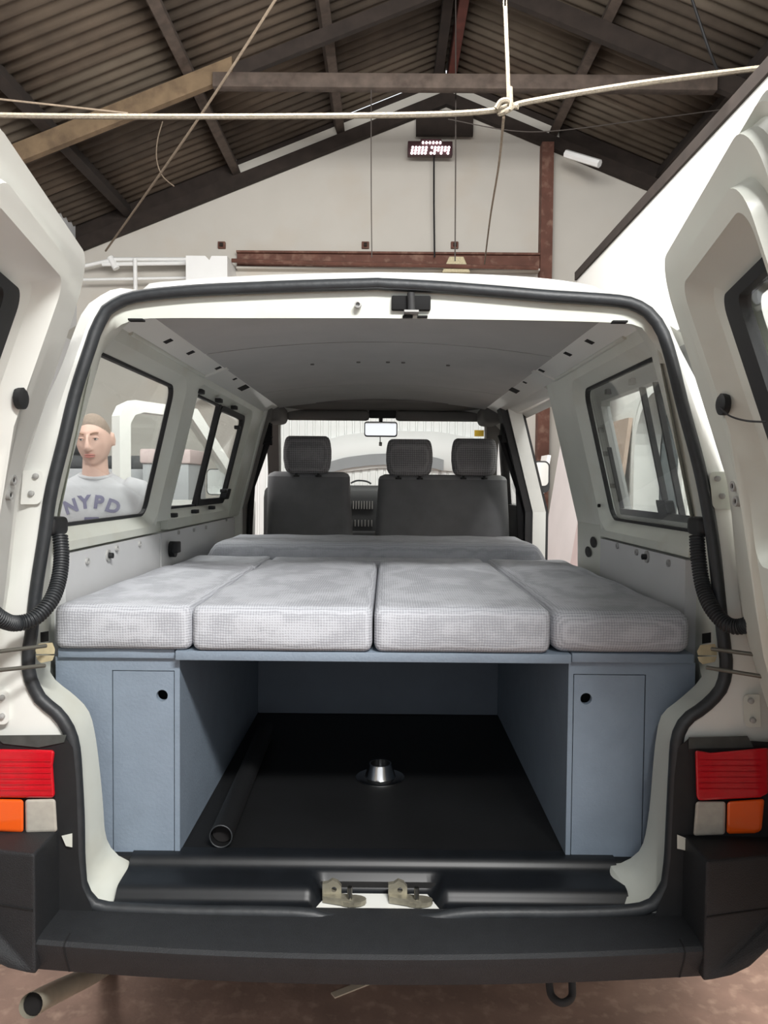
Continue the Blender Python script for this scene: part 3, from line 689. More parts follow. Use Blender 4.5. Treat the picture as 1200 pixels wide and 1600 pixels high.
for s in (-1, 1):
    fn = side(s)
    nm = 'side_wall'
    if s < 0:
        holes = [W1, W2]; y1 = 4.10
    else:
        holes = [W1]; y1 = 2.915
    o_ = sk([(1.835, 1.335), (y1, 1.335), (y1, 1.84), (1.835, 1.84)])
    body = plate(nm, o_, [sk(rrect(*W, 0.045)) for W in holes], fn, -0.016, 0.0, MATS['paint'], van)
    inner = plate('inner_panel', o_, [sk(rrect(W[0] - .045 if W is not W1 else 1.85 - .045 + .0, W[1] + .045, W[2] - .035 if W[2] - .035 > 1.336 else 1.338, W[3] + .028, 0.06)) for W in holes if W is not W1] , fn, 0.0, 0.001, MATS['cream'], van) if False else None
    # proud pillars and bands round the windows
    def strip(y0, y1_, z0, z1, w=0.028, nm='pillar', m='cream'):
        return plate(nm, sk([(y0, z0), (y1_, z0), (y1_, z1), (y0, z1)]), [], fn, -0.001, w, MATS[m], van)
    strip(W1[1] + .045, 2.78 - .045 if s < 0 else y1, 1.335, 1.84)
    if s > 0:
        plate('pillar', [(2.60, 0.6), (2.865, 0.6), (2.915, 1.3345), (2.60, 1.3345)], [], lambda y, z, w: Vector((X0 + s * (xi(1.3) - w), y, z)), 0.0, 0.028, MATS['cream'], van)
    strip(1.835, W1[1] + .045, W1[3] + .028, 1.84, nm='window_header'); strip(1.835, W1[1] + .045, 1.30, W1[2] - .035, nm='window_ledge')
    if s < 0:
        strip(2.735, W2[1] + .045, W2[3] + .028, 1.84, nm='window_header'); strip(2.735, W2[1] + .045, 1.30, W2[2] - .035, nm='window_ledge')
        strip(W2[1] + .045, y1, 1.30, 1.84)
    for i, W in enumerate(holes): window(s, W, van, slider=(i == 1))
    # corner fillets of the recess: small cream triangles fill between rounded recess and straight bands
    for W in holes:
        big = sk(rrect(W[0] - .045, W[1] + .045, W[2] - .035, W[3] + .028, 0.06)); sq = sk([(W[0] - .045, W[2] - .035), (W[1] + .045, W[2] - .035), (W[1] + .045, W[3] + .028), (W[0] - .045, W[3] + .028)])
        for ci in range(4):
            arc = big[ci * 6:(ci + 1) * 6]
            plate('corner_gusset', [sq[ci]] + arc[::-1] if True else arc, [], fn, 0.0, 0.028, MATS['cream'], van)
    # lower wall down to the floor, outer skin
    yl = 4.1 if s < 0 else 2.86
    xl = xi(1.3)
    mk('lower_wall', [(X0 + s * (xl), 1.83, 0.5), (X0 + s * xl, yl, 0.5), (X0 + s * xl, yl, 1.336), (X0 + s * xl, 1.83, 1.336),
                      (X0 + s * (xl + .03), 1.83, 0.5), (X0 + s * (xl + .03), yl, 0.5), (X0 + s * (xl + .03), yl, 1.336), (X0 + s * (xl + .03), 1.83, 1.336)],
       [(0, 1, 2, 3), (7, 6, 5, 4), (0, 4, 5, 1), (1, 5, 6, 2), (2, 6, 7, 3), (3, 7, 4, 0)], MATS['cream'], van)
    prof = [(0.86, 0.42), (0.905, 0.5), (0.915, 0.8), (0.905, 1.1), (0.88, 1.28), (xi(1.36) + .017, 1.345)]
    loft('outer_skin', [[Vector((X0 + s * x, y, z)) for x, z in prof] for y in (1.78, 2.3, yl)], MATS['paint'], van, closed=False)
    # lower trim boards above the bed
    for (ya, yb) in (((1.86, 2.645), (2.655, 3.95)) if s < 0 else ((1.86, 2.60),)):
        plate('trim_board', rrect(ya, yb, 1.02, 1.292, 0.004), [], lambda y, z, w: Vector((X0 + s * (xl - w), y, z)), 0.0, 0.028, MATS['trim_board'], van)
# clips and sockets on the trim boards
def dot_on(s, px, py, r, m, nm, d=0.006, xx=None, n=14, parent=None):
    xw = X0 + s * ((xx if xx is not None else xi(1.3) - 0.028))
    q = P(px, py, 1.0); Y = xw / q.x; q = P(px, py, Y)
    return lathe(nm, [(r, s * 0.004), (r, -s * d), (r * .55, -s * d), (r * .5, -s * d * .4)], (xw, q.y, q.z), MATS[m], parent or van, n, 'x')
for px, py in ((135, 877), (181, 857), (217, 850)): dot_on(-1, px, py, 0.009, 'clip_grey', 'trim_clip')
for px, py in ((278, 832), (302, 828), (321, 824), (353, 812)): dot_on(-1, px, py, 0.008, 'clip_grey', 'trim_clip')
for px, py in ((966, 853), (1046, 880), (996, 863)): dot_on(1, px, py, 0.009, 'clip_grey', 'trim_clip')
for s, px, py in ((-1, 168, 868), (1, 1012, 870)):
    k = dot_on(s, px, py, 0.017, 'clip_grey', 'hook_plate', 0.005); dot_on(s, px, py, 0.008, 'black_rubber', 'hook', 0.016, parent=van)
dot_on(-1, 266, 858, 0.029, 'black_rubber', 'power_socket', 0.02, n=20)
q = P(277, 855, 2.73); box('power_switch', q.x - .012, q.x + .008, q.y - .022, q.y + .022, q.z - .02, q.z + .02, MATS['black_rubber'], van, 0.004)
for px, py in ((927, 847), (919, 862)): 
    q = P(px, py, 1.0); q = P(px, py, (X0 + xi(1.3) - .028) / q.x); V = []
    V = [Vector((q.x + .02 + .012 - .55 * d_, q.y + d_ + math.cos(t_) * .040 , q.z + math.sin(t_) * .0185)) for d_ in (-.012, .012) for t_ in [2 * PI * k / 22 for k in range(22)]]
    V = [Vector((X0 + xi(1.3) - .026 - (.006 if i_ < 22 else 0), v.y, v.z)) for i_, v in enumerate(V)]
    mk('vent_disc', V, [tuple(range(22)), tuple(range(43, 21, -1))] + [(k, (k + 1) % 22, 22 + (k + 1) % 22, 22 + k) for k in range(22)], MATS['black_rubber'], van)
for px, py, z in ((905, 701, 1.5), (914, 742, 1.44), (936, 790, 1.4)):
    dot_on(1, px, py, 0.006 if py > 710 else .009, 'gap' if py > 710 else 'zinc', 'pillar_bolt', 0.004, xx=xi(z) - 0.028)
# black clips round the slider window
for px, py in ((313, 612), (342, 626), (366, 637), (371, 668), (349, 767), (271, 805), (305, 799), (331, 793)):
    q0 = P(px, py, 1.0); Y = 3.0
    for _ in range(12):
        q = P(px, py, Y); Y = Y * (X0 - xi(q.z) + 0.03) / q.x
    q = P(px, py, Y); box('window_clip', q.x - .012, q.x + .012, q.y - .02, q.y + .02, q.z - .008, q.z + .008, MATS['black_rubber'], van, 0.003)
# ---- roof rails, slots laid on as black plates
rail_a = lambda s: (xi(1.84) - 0.028, 1.835); rail_b = (0.528, 1.868)
for s in (-1, 1):
    ra = rail_a(s); y0r, y1r = 1.76, 3.95
    def rfn(y, t, w): return Vector((X0 + s * (ra[0] + (rail_b[0] - ra[0]) * t + w * 0.35), y, ra[1] + (rail_b[1] - ra[1]) * t + w))
    slots = []
    for px, py, hy, ht in (((263, 533, .014, .13), (298, 551, .014, .13), (341, 575, .014, .12), (367, 591, .012, .09), (381, 606, .045, .22)) if s < 0 else
                           ((921, 534, .014, .13), (887, 553, .014, .13), (846, 579, .014, .12), (820, 597, .012, .09), (803, 606, .045, .22))):
        Y = 2.5
        for _ in range(20):
            q = P(px, py, Y); t = min(max((q.z - ra[1]) / (rail_b[1] - ra[1]), 0.25), 0.75)
            xx = X0 + s * (ra[0] + (rail_b[0] - ra[0]) * t); Y = 0.5 * Y + 0.5 * Y * xx / q.x
        slots.append((Y, hy, ht, t))
    ys = [[(Y - hy, t - ht), (Y + hy, t - ht), (Y + hy * .8, t + ht), (Y - hy * 1.2, t + ht)] for Y, hy, ht, t in slots]
    ol = [(y0r, 0.0), (y1r, 0.0), (y1r, 1.0), (y0r, 1.0)]
    rl = plate('roof_rail', ol, [], rfn, 0.0, 0.004, MATS['paint'], van)
    for sl_ in ys: plate('slot_shade', sl_, [], rfn, -0.0012, 0.002, MATS['gap'], rl)  # no openings cut: black plates paint the dark inside the slots
    plate('rail_joint', [(2.66, 0.0), (2.69, 0.0), (2.69, 1.0), (2.66, 1.0)], [], rfn, -0.006, 0.001, MATS['paint'], rl)
    tube('rail_bead', [rfn(1.9, 0.02, 0.0), rfn(2.66, 0.02, 0.0)], 0.007, MATS['cream'], rl, n=8)
# ---- headliner panels
def hz(x): return 1.864 + 0.048 * (1 - (x / 0.54) ** 2)
for i, (ya, yb) in enumerate(((1.72, 2.41), (2.418, 3.44), (3.448, 4.08))):
    V = []; Fc = []; N = 16
    for y in (ya, yb):
        for k in range(N + 1):
            x = -0.54 + 1.08 * k / N; V.append((X0 + x, y - (0.03 * (x / .54) ** 2 if i > 0 or y == yb else 0), hz(x)))
    for y in (ya, yb):
        for k in range(N + 1):
            x = -0.54 + 1.08 * k / N; V.append((X0 + x, y - (0.03 * (x / .54) ** 2 if i > 0 or y == yb else 0), hz(x) + 0.012))
    for k in range(N):
        Fc += [(k, k + 1, N + 2 + k, N + 1 + k), (2 * N + 2 + k, 2 * N + 3 + k, 3 * N + 4 + k, 3 * N + 3 + k), (k, k + 1, 2 * N + 3 + k, 2 * N + 2 + k), (N + 1 + k, N + 2 + k, 3 * N + 4 + k, 3 * N + 3 + k)]
    hl = mk('headliner_panel', V, Fc, MATS['headliner'], van, True, 30)
    if i == 1:
        for px in (488, 560, 606, 630, 700):
            q = P(px, 579, 2.80); lathe('dimple', [(0.007, .01), (0.007, -0.004), (0.003, -.005)], (q.x, 2.80, hz(q.x - X0)), MATS['cab_trim'], hl, 10)
mk('void_shade', [(X0 - .6, 2.1, 1.926), (X0 + .6, 2.1, 1.926), (X0 + .6, 4.4, 1.928), (X0 - .6, 4.4, 1.928), (X0 - .5, 2.1, 1.930), (X0 + .5, 2.1, 1.930), (X0 + .5, 4.4, 1.932), (X0 - .5, 4.4, 1.932)],
   [(0, 1, 2, 3), (7, 6, 5, 4), (0, 4, 5, 1), (1, 5, 6, 2), (2, 6, 7, 3), (3, 7, 4, 0)], MATS['gap'], van)['label'] = 'black sheet painted as the shade above the headliner'  # solid black sheet stands in for the shade under the roof skin
# ---- roof skin
rings = []
for y, k in ((1.75, 0), (2.1, 1), (3.0, 1), (4.2, 1), (4.55, 0)):
    rr_ = []
    for j in range(25):
        x = -1 + 2 * j / 24; xx = 0.715 * x
        z = 1.80 + (0.105 + 0.03 * k) * (1 - abs(x) ** 5) + (0.008 * k if abs(x) < 0.8 else 0) - (0.02 if y > 4.5 else 0)
        rr_.append(Vector((X0 + xx, y, z)))
    rings.append(rr_)
loft('roof_skin', rings, MATS['paint'], van, closed=False)
# ---- cab
box('cab_lining', X0 - .60, X0 + .60, 4.03, 4.50, 1.892, 1.92, MATS['cab_trim'], van, 0.01)
for (a, b) in ((-.555, -.075), (.075, .575)):
    pillow('sun_visor', X0 + a, X0 + b, 4.42, 4.47, 1.832, 1.892, 0.02, MATS['cab_trim'], van, 0.002, 0, 1, 12, 4, 6)
box('visor_mount', X0 - .08, X0 + .08, 4.44, 4.49, 1.85, 1.895, MATS['dark_trim'], van, 0.01)
mrr = lathe('mirror_stalk', [(0.012, 0.0), (0.009, -0.05), (0.02, -0.07), (0.018, -.085)], (P(595, 660, 4.45).x, 4.46, 1.852), MATS['dark_trim'], van, 14)
qa, qb = P(569, 682, 4.42), P(621, 659, 4.42)
qc = (qa + qb) / 2
plate('mirror_housing', rrect(qa.x, qb.x, qa.z, qb.z, 0.015), [], lambda a, b, w: Vector((a, 4.42 + w, b)), 0.0, 0.035, MATS['dark_trim'], mrr)
plate('mirror_glass', rrect(qa.x + .006, qb.x - .006, qa.z + .006, qb.z - .006, 0.011), [], lambda a, b, w: Vector((a, 4.42 + w - (b - qc.z) * .036 , b)), -0.008, -0.001, MATS['mirror'], mrr)
ch = tube('hanging_charm', [P(594, 683, 4.42), P(594, 690, 4.42), P(595, 694, 4.42)], 0.003, MATS['dark_trim'], mrr, n=6)
q = P(594.5, 692, 4.42); box('charm', q.x - .009, q.x + .009, 4.414, 4.426, q.z - .018, q.z + .005, MATS['steel'], mrr, 0.003)
# A pillars, windscreen, dashboard
for s in (-1, 1):
    rings = []
    for (x, y, z, wx, wy) in ((0.64, 4.42, 1.90, .05, .06), (0.655, 4.62, 1.78, .038, .05), (0.685, 4.88, 1.60, .035, .05), (0.72, 5.15, 1.40, .035, .05), (0.75, 5.30, 1.24, .05, .07)):
        c = Vector((X0 + s * x, y, z)); rings.append([c + Vector((dx * wx, dy * wy, 0)) for dx, dy in ((-1, -1), (1, -1), (1, 1), (-1, 1))])
    loft('a_pillar', rings, MATS['cab_trim'], van, True, True, False)
    pillow('pillar_cap', X0 + s * .60 - .06, X0 + s * .60 + .06, 4.1, 4.45, 1.80, 1.91, 0.04, MATS['cab_trim'], van, 0.0, 0, 2, 8, 8, 6)
wsn = mk('windscreen', [(X0 - .66, 4.52, 1.90), (X0 + .66, 4.52, 1.90), (X0 + .74, 5.32, 1.26), (X0 - .74, 5.32, 1.26), (X0 - .66, 4.525, 1.905), (X0 + .66, 4.525, 1.905), (X0 + .74, 5.325, 1.265), (X0 - .74, 5.325, 1.265)],
         [(0, 1, 2, 3), (7, 6, 5, 4), (0, 4, 5, 1), (1, 5, 6, 2), (2, 6, 7, 3), (3, 7, 4, 0)], MATS['glass_wind'], van)
q = P(748, 679, 4.62); box('sticker', q.x - .028, q.x + .028, 4.60, 4.604, q.z - .012, q.z + .025, MATS['yellow'], wsn)
db = pillow('dashboard', X0 - .76, X0 + .76, 4.86, 5.36, 0.85, 1.455, 0.06, MATS['dark_trim'], van, 0.004, 0, 3, 24, 8, 10)
for i in range(9):
    x = P(547, 800, 4.84).x + i * 0.017
    box('vent_slat', x, x + .007, 4.84, 4.87, 1.31, 1.36, MATS['cab_trim'], db)
for i in range(7): box('vent_slat', P(549, 800, 4.84).x + i * .021, P(549, 800, 4.84).x + i * .021 + .006, 4.84, 4.87, 1.20, 1.24, MATS['cab_trim'], db)
box('centre_console', X0 - .25, X0 - .02, 4.75, 4.9, 0.8, 1.17, MATS['dark_trim'], db, 0.02)
tube('wiper', bez([P(548, 755, 5.2), P(558, 751, 5.2), P(572, 752, 5.2), P(580, 756, 5.2)], 4), 0.006, MATS['blackcable'], van, n=6)
# B pillars, belts, front door openings
for s in (-1, 1):
    fn = side(s)
    yB = 4.10 if s < 0 else 3.86
    plate('b_pillar', [(yB, 0.55), (yB + .16, 0.55), (yB + .13, 1.335), (yB + .03, 1.86), (yB - .08, 1.86), (yB, 1.335)], [], lambda y, z, w: Vector((X0 + s * (xi(z) - w), y, z)), -0.06, 0.055, MATS['cab_trim'] if s < 0 else MATS['dark_trim'], van)
    pe = .045 if s < 0 else .012
    plate('pillar_edge', [(yB - pe, 0.55), (yB + .02, 0.55), (yB + .02, 1.335), (yB - .07, 1.86), (yB - pe - .085, 1.86), (yB - pe, 1.335)], [], lambda y, z, w: Vector((X0 + s * (xi(z) - w), y, z)), -0.06 if s < 0 else -.045, 0.04 if s < 0 else 0.02, MATS['paint'], van)
    bp = box('belt_anchor', X0 + s * (xi(1.72) - .075), X0 + s * (xi(1.72) - .045), yB - .03, yB + .03, 1.68, 1.78, MATS['belt'], van, 0.008)
    tube('seat_belt', [Vector((X0 + s * (xi(1.7) - .08), yB, 1.72)), Vector((X0 + s * (.70), yB + .05, 1.45)), Vector((X0 + s * .73, yB + .04, 0.9))], 0.018, MATS['belt'], bp, n=6)
    # cant rail above the door opening and front door frame
    mk('cant_rail', [(X0 + s * .66, 2.9 if s > 0 else 4.0, 1.81), (X0 + s * .66, 4.6, 1.83), (X0 + s * .55, 4.6, 1.89), (X0 + s * .55, 2.9 if s > 0 else 4.0, 1.875),
                     (X0 + s * .72, 2.9 if s > 0 else 4.0, 1.83), (X0 + s * .72, 4.6, 1.83), (X0 + s * .6, 4.6, 1.92), (X0 + s * .6, 2.9 if s > 0 else 4.0, 1.92)],
       [(0, 1, 2, 3), (7, 6, 5, 4), (0, 4, 5, 1), (1, 5, 6, 2), (2, 6, 7, 3), (3, 7, 4, 0)], MATS['paint'], van)
# right front door, shut
fn = side(1)
fd = plate('front_door', [(4.02, .5), (5.3, .5), (5.28, 1.30), (4.62, 1.84), (3.95, 1.84), (4.02, 1.335)], [[(4.10, 1.34), (5.16, 1.34), (4.60, 1.78), (4.05, 1.78)]], fn, -0.09, -0.05, MATS['dark_trim'], van)
plate('door_glass', [(4.10, 1.34), (5.16, 1.34), (4.60, 1.78), (4.05, 1.78)], [], fn, -0.075, -0.07, MATS['glass'], fd)
q = P(845, 742, 4.95)
mh = plate('door_mirror', rrect(q.x - .055, q.x + .058, q.z - .115, q.z + .09, 0.035), [], lambda a, b, w: Vector((a, 4.95 + w, b)), 0.0, 0.07, MATS['black_rubber'], fd)
plate('mirror_face', rrect(q.x - .045, q.x + .048, q.z - .07, q.z + .08, 0.028), [], lambda a, b, w: Vector((a, 4.95 + w, b)), -0.004, -0.001, MATS['mirror'], fd)
# left front door, swung open
hp_ = Vector((X0 - .88, 5.12, 0)); du = Vector((-.62, -.80, 0)).normalized(); dn = Vector((-du.y, du.x, 0))
def fdn(u, z, w): return hp_ + du * u + Vector((0, 0, z)) + dn * w
win = [(.06, 1.36), (.93, 1.36), (.93, 1.80), (.90, 1.85), (.84, 1.87), (.50, 1.86)]
ld = plate('front_door', [(0, .5), (.98, .5), (1.0, 1.0), (1.0, 1.84), (.97, 1.90), (.90, 1.935), (.46, 1.92), (-.02, 1.34)], [win], fdn, -0.05, 0.03, MATS['paint'], van)
plate('door_card', [(.04, .55), (.95, .55), (.96, 1.33), (.02, 1.33)], [], fdn, -0.07, -0.05, MATS['cab_trim'], ld)
plate('door_card', [(.04, .55), (.95, .55), (.96, 1.33), (.02, 1.33)], [], fdn, 0.03, 0.05, MATS['cab_trim'], ld)
plate('door_glass', win, [], fdn, -0.01, -0.006, MATS['glass'], ld)
q = P(336, 753, 4.98)
plate('door_mirror', rrect(q.x - .055, q.x + .075, q.z - .085, q.z + .085, 0.03), [], lambda a, b, w: Vector((a, 4.98 + w, b)), 0, 0.06, MATS['black_rubber'], ld)
plate('mirror_face', rrect(q.x - .049, q.x + .069, q.z - .079, q.z + .079, 0.026), [], lambda a, b, w: Vector((a, 4.98 + w, b)), -0.004, -0.001, MATS['metal_white'], ld)
# sliding door, pushed back along the right side
xo = 0.075
fs = lambda y, z, w: Vector((X0 + (xi(z) + xo - w), y, z))
shole = sk([(1.88, 1.388), (2.635, 1.385), (2.65, 1.40), (2.65, 1.735), (2.635, 1.75), (1.88, 1.75)])
sd = plate('sliding_door', sk([(1.80, 1.335), (2.84, 1.335), (2.84, 1.84), (1.80, 1.84)]), [shole], fs, -0.03, 0.0, MATS['clip_grey'], van)
plate('door_skin', [(1.72, .5), (2.80, .5), (2.80, 1.335), (1.72, 1.335)], [], lambda y, z, w: Vector((X0 + 0.93 + w, y, z)), 0, 0.03, MATS['paint'], sd)
plate('door_glass', shole, [], fs, -0.02, -0.016, MATS['glass'], sd)
for yb in (2.255, 2.145): plate('pane_edge', sk([(yb, 1.39), (yb + .012, 1.39), (yb + .012, 1.75), (yb, 1.75)]), [], fs, -0.02, -0.004, MATS['dark_trim'], sd)
plate('pane_latch', sk(rrect(2.19, 2.265, 1.39, 1.43, .008)), [], fs, -0.01, 0.015, MATS['black_rubber'], sd)
plate('pane_sill', sk([(1.88, 1.372), (2.65, 1.372), (2.65, 1.392), (1.88, 1.392)]), [], fs, -0.004, 0.012, MATS['black_rubber'], sd)
plate('pane_seal', sk([(2.643, 1.39), (2.656, 1.39), (2.656, 1.60), (2.643, 1.60)]), [], fs, -0.004, 0.008, MATS['dark_trim'], sd)
for yy, zz in ((2.69, 1.66), (2.69, 1.58), (2.69, 1.47), (2.52, 1.768), (2.28, 1.768)):
    box('trim_clip', *(lambda v: (v.x - .012, v.x + .004, v.y - .012, v.y + .012, v.z - .008, v.z + .008))(fs(yy - SK * (zz - 1.357), zz, 0.002)), MATS['cab_trim'], sd)
# black line of the sliding door aperture
tube('aperture_seal', bez([P(868, 619, 2.92), P(880, 660, 2.93), P(896, 740, 2.95), P(908, 790, 2.97), P(914, 818, 2.97), P(908, 840, 2.97), P(913, 885, 2.97)], 5), 0.005, MATS['black_rubber'], van, n=6)
# front end, bonnet, floor pan, wheels
rings = []
for y, zt, hw in ((5.28, 1.24, .82), (5.6, 1.16, .84), (6.05, 1.02, .82), (6.28, .82, .74)):
    rings.append([Vector((X0 + x * hw, y, z)) for x, z in ((-1, .42), (-1, zt - .12), (-.93, zt - .03), (-.5, zt + .02), (0, zt + .03), (.5, zt + .02), (.93, zt - .03), (1, zt - .12), (1, .42))])
loft('bonnet', rings, MATS['paint'], van, True, True)
box('floor_pan', X0 - .84, X0 + .84, 1.72, 5.9, 0.44, 0.56, MATS['underbody'], van)
fm = box('cargo_floor', X0 - .80, X0 + .80, 1.76, 4.9, 0.555, 0.597, MATS['vinyl'], van); fm['label'] = 'black vinyl cargo floor'
for s in (-1, 1):
    for y in (2.62, 5.55):
        t = lathe('wheel', [(0.16, -.1), (0.30, -.1), (0.325, -.07), (0.325, .07), (0.30, .1), (0.16, .1)], (X0 + s * .73, y, 0.326), MATS['black_rubber'], van, 32, 'x')
        lathe('hub', [(0.16, -.07), (0.15, .06), (0.05, .08)], (X0 + s * .75, y, 0.326), MATS['steel'], t, 24, 'x')

# ---- rear doors
def fdoor(z):
    t = [(.6, -.92), (.95, -.88), (1.1, -.83), (1.2, -.80), (1.47, -.763), (1.91, -.605), (2.2, -.5)]
    for (za, xa), (zb, xb) in zip(t, t[1:]):
        if z <= zb: return xa + (xb - xa) * (z - za) / (zb - za)
    return t[-1][1]
def door_fn(s):
    def g(u, z, w):
        x = fdoor(z) + 0.19 * u + w
        return Vector((x if s < 0 else 2 * X0 - x, 1.62 - u, z))
    return g
def dring(u0, u1, z0, z1, r, lean=0.0):
    n = 8; pts = []
    base = rrect(u0, u1, z0, z1, r, n)
    # subdivide the long sides so that the waist bend follows
    out = []
    for (a, b) in zip(base, base[1:] + base[:1]):
        L = math.hypot(b[0] - a[0], b[1] - a[1]); out.append(a)
    full = []
    corners = [base[i * (n + 1):(i + 1) * (n + 1)] for i in range(4)]
    for i in range(4):
        full += corners[i]
        a = corners[i][-1]; b = corners[(i + 1) % 4][0]
        m = 14 if i in (1, 3) else 6
        full += [(a[0] + (b[0] - a[0]) * k / (m + 1), a[1] + (b[1] - a[1]) * k / (m + 1)) for k in range(1, m + 1)]
    return [(u + lean * max(0, (z - 1.2) / .6) * max(0, 1 - (u - u0) / 0.5), z) for u, z in full]
DR = {'0': dring(0.0, .80, .60, 1.91, (.04, .04, .06, .13), .05), '0b': dring(.02, .785, .615, 1.904, (.04, .04, .06, .12), .05),
      'a': dring(.07, .765, .64, 1.897, (.05, .05, .06, .10), .045), '1': dring(.10, .75, .66, 1.893, (.05, .05, .06, .08), .04), '1b': dring(.115, .745, .67, 1.886, (.05, .05, .06, .08), .03),
      '2': dring(.285, .73, .72, 1.842, (.05, .05, .06, .07)), '2b': dring(.305, .725, .735, 1.828, (.05, .05, .05, .06)),
      '3': dring(.34, .715, 1.34, 1.80, (.04, .04, .04, .035)), '3b': dring(.375, .705, 1.37, 1.783, (.03, .03, .03, .03)),
      '4': dring(.415, .70, 1.40, 1.763, (.03, .03, .03, .03)), '5': dring(.475, .66, 1.45, 1.75, (.02, .02, .02, .02))}
for s in (-1, 1):
    g = door_fn(s)
    def R_(k, w): return [g(u, z, w) for u, z in DR[k]]
    d = loft('rear_door', [R_('4', -.045), R_('0', -.045), R_('0', -0.004), R_('0b', 0.002), R_('a', -0.006), R_('1', 0.004), R_('1b', 0.022), R_('2', 0.020), R_('2b', 0.046), R_('3', 0.046), R_('3b', 0.012), R_('4', 0.0)], MATS['cream'] if s > 0 else MATS['paint'], van, ang=24)
    d['label'] = 'left rear door' if s < 0 else 'right rear door'
    gk = loft('gasket', [R_('4', 0.0), R_('4', 0.012), R_('5', 0.008), R_('5', -0.01)], MATS['black_rubber'], d)
    plate('door_glass', DR['5'], [], lambda u, z, w: g(u, z, w), -0.006, -0.002, MATS['glass_hazy'] if s < 0 else MATS['glass'], d)
    # rubber stop, nuts, hinge plates
    def lat(u, z, r, h, m, nm, w0=0.02):
        c = g(u, z, w0); return lathe(nm, [(r, -0.004), (r, h), (r * .6, h), (r * .45, h * .5)], (0, 0, 0), MATS[m], d, 16, 'x'), c
    for (u, z, r, h, m, nm) in ((.345, 1.606, .018, .007, 'black_rubber', 'rubber_stop'), (.174, 1.471, .010, .008, 'clip_grey', 'nut'), (.181, 1.443, .010, .008, 'clip_grey', 'nut')):
        c = g(u, z, 0.022 if u < .3 else .044)
        sg = -1 if s > 0 else 1
        prof = [(r, -0.006 * sg), (r, h * sg), (r * .6, h * sg), (r * .45, h * .4 * sg)] if nm == 'nut' else [(r, -.006 * sg), (r, h * .6 * sg), (r * .7, h * sg)]
        lathe(nm, prof, c, MATS[m], d, 16, 'x')
        if nm == 'nut': lathe('nut_hole', [(r * .4, 0), (r * .4, h * .75 * sg)], c, MATS['gap'], d, 10, 'x')
    if s > 0: tube('stop_wire', bez([g(.35, 1.60, .052), g(.39, 1.583, .052), g(.43, 1.572, .04), g(.46, 1.568, .02)], 5), 0.0016, MATS['blackcable'], d, n=6)
def on_rear(pts, nm, m, d0, d1, parent):
    """plate standing on the rear body face, outline given in pixels"""
    V = [PR(px, py, d0) for px, py in pts] + [PR(px, py, d1) for px, py in pts]; n = len(pts)
    Fc = [tuple(range(n)), tuple(range(2 * n - 1, n - 1, -1))] + [(i, (i + 1) % n, n + (i + 1) % n, n + i) for i in range(n)]
    return mk(nm, V, Fc, MATS[m], parent)
def hinge(x0, x1, y0, y1, tilt, flip, bolts):
    pts = rrect(x0, x1, y0, y1, (2, 9, 9, 2) if not flip else (9, 2, 2, 9), 5); cy = (y0 + y1) / 2
    pts = [(x + tilt * (cy - y), y) for x, y in pts]
    h = on_rear(pts, 'hinge_plate', 'cream' if flip else 'paint', -0.014, 0.012, van)
    for bx_, by in bolts:
        c = PR(bx_, by, -0.016); lathe('hinge_bolt', [(0.006, 0.004), (0.006, -0.004), (0.003, -.006)], c, MATS['clip_grey'], h, 12, 'y')
hinge(34, 66, 735, 788, .08, False, ((56, 744), (49, 771))); hinge(1111, 1142, 737, 796, -.1, True, ((1121, 748), (1128, 775)))
hinge(-14, 14, 1078, 1132, .02, False, ((3, 1090), (3, 1119))); hinge(1162, 1188, 1085, 1136, -.05, True, ((1173, 1095), (1176, 1125)))
# corrugated conduits to the doors
def conduit(pts, nm='conduit'):
    c = bez([P(*p) for p in pts], 30); L = sum((b - a).length for a, b in zip(c, c[1:])); n = int(L / 0.0016)
    c = resample(c, n); rr_ = [0.0165 if (i % 4) < 2 else 0.0138 for i in range(n)]
    o = tube(nm, c, 0.015, MATS['rubber'], van, n=14, rr=rr_)
    return o
cl = conduit([(94, 838, 1.66), (96, 870, 1.645), (92, 905, 1.62), (80, 938, 1.585), (55, 965, 1.55), (25, 974, 1.52), (0, 966, 1.47), (-30, 940, 1.42)])
pillow('conduit_boot', P(78, 820, 1.7).x, P(103, 820, 1.7).x, 1.645, 1.72, P(90, 838, 1.66).z, P(90, 808, 1.66).z, 0.012, MATS['black_rubber'], cl, 0, 0, 1, 6, 6, 6)
cr = conduit([(1089, 838, 1.66), (1091, 870, 1.645), (1098, 915, 1.62), (1112, 950, 1.585), (1137, 976, 1.55), (1165, 977, 1.52), (1188, 958, 1.47), (1208, 925, 1.42)])
pillow('conduit_boot', P(1077, 820, 1.7).x, P(1102, 820, 1.7).x, 1.645, 1.72, P(1090, 838, 1.66).z, P(1090, 808, 1.66).z, 0.012, MATS['black_rubber'], cr, 0, 0, 1, 6, 6, 6)
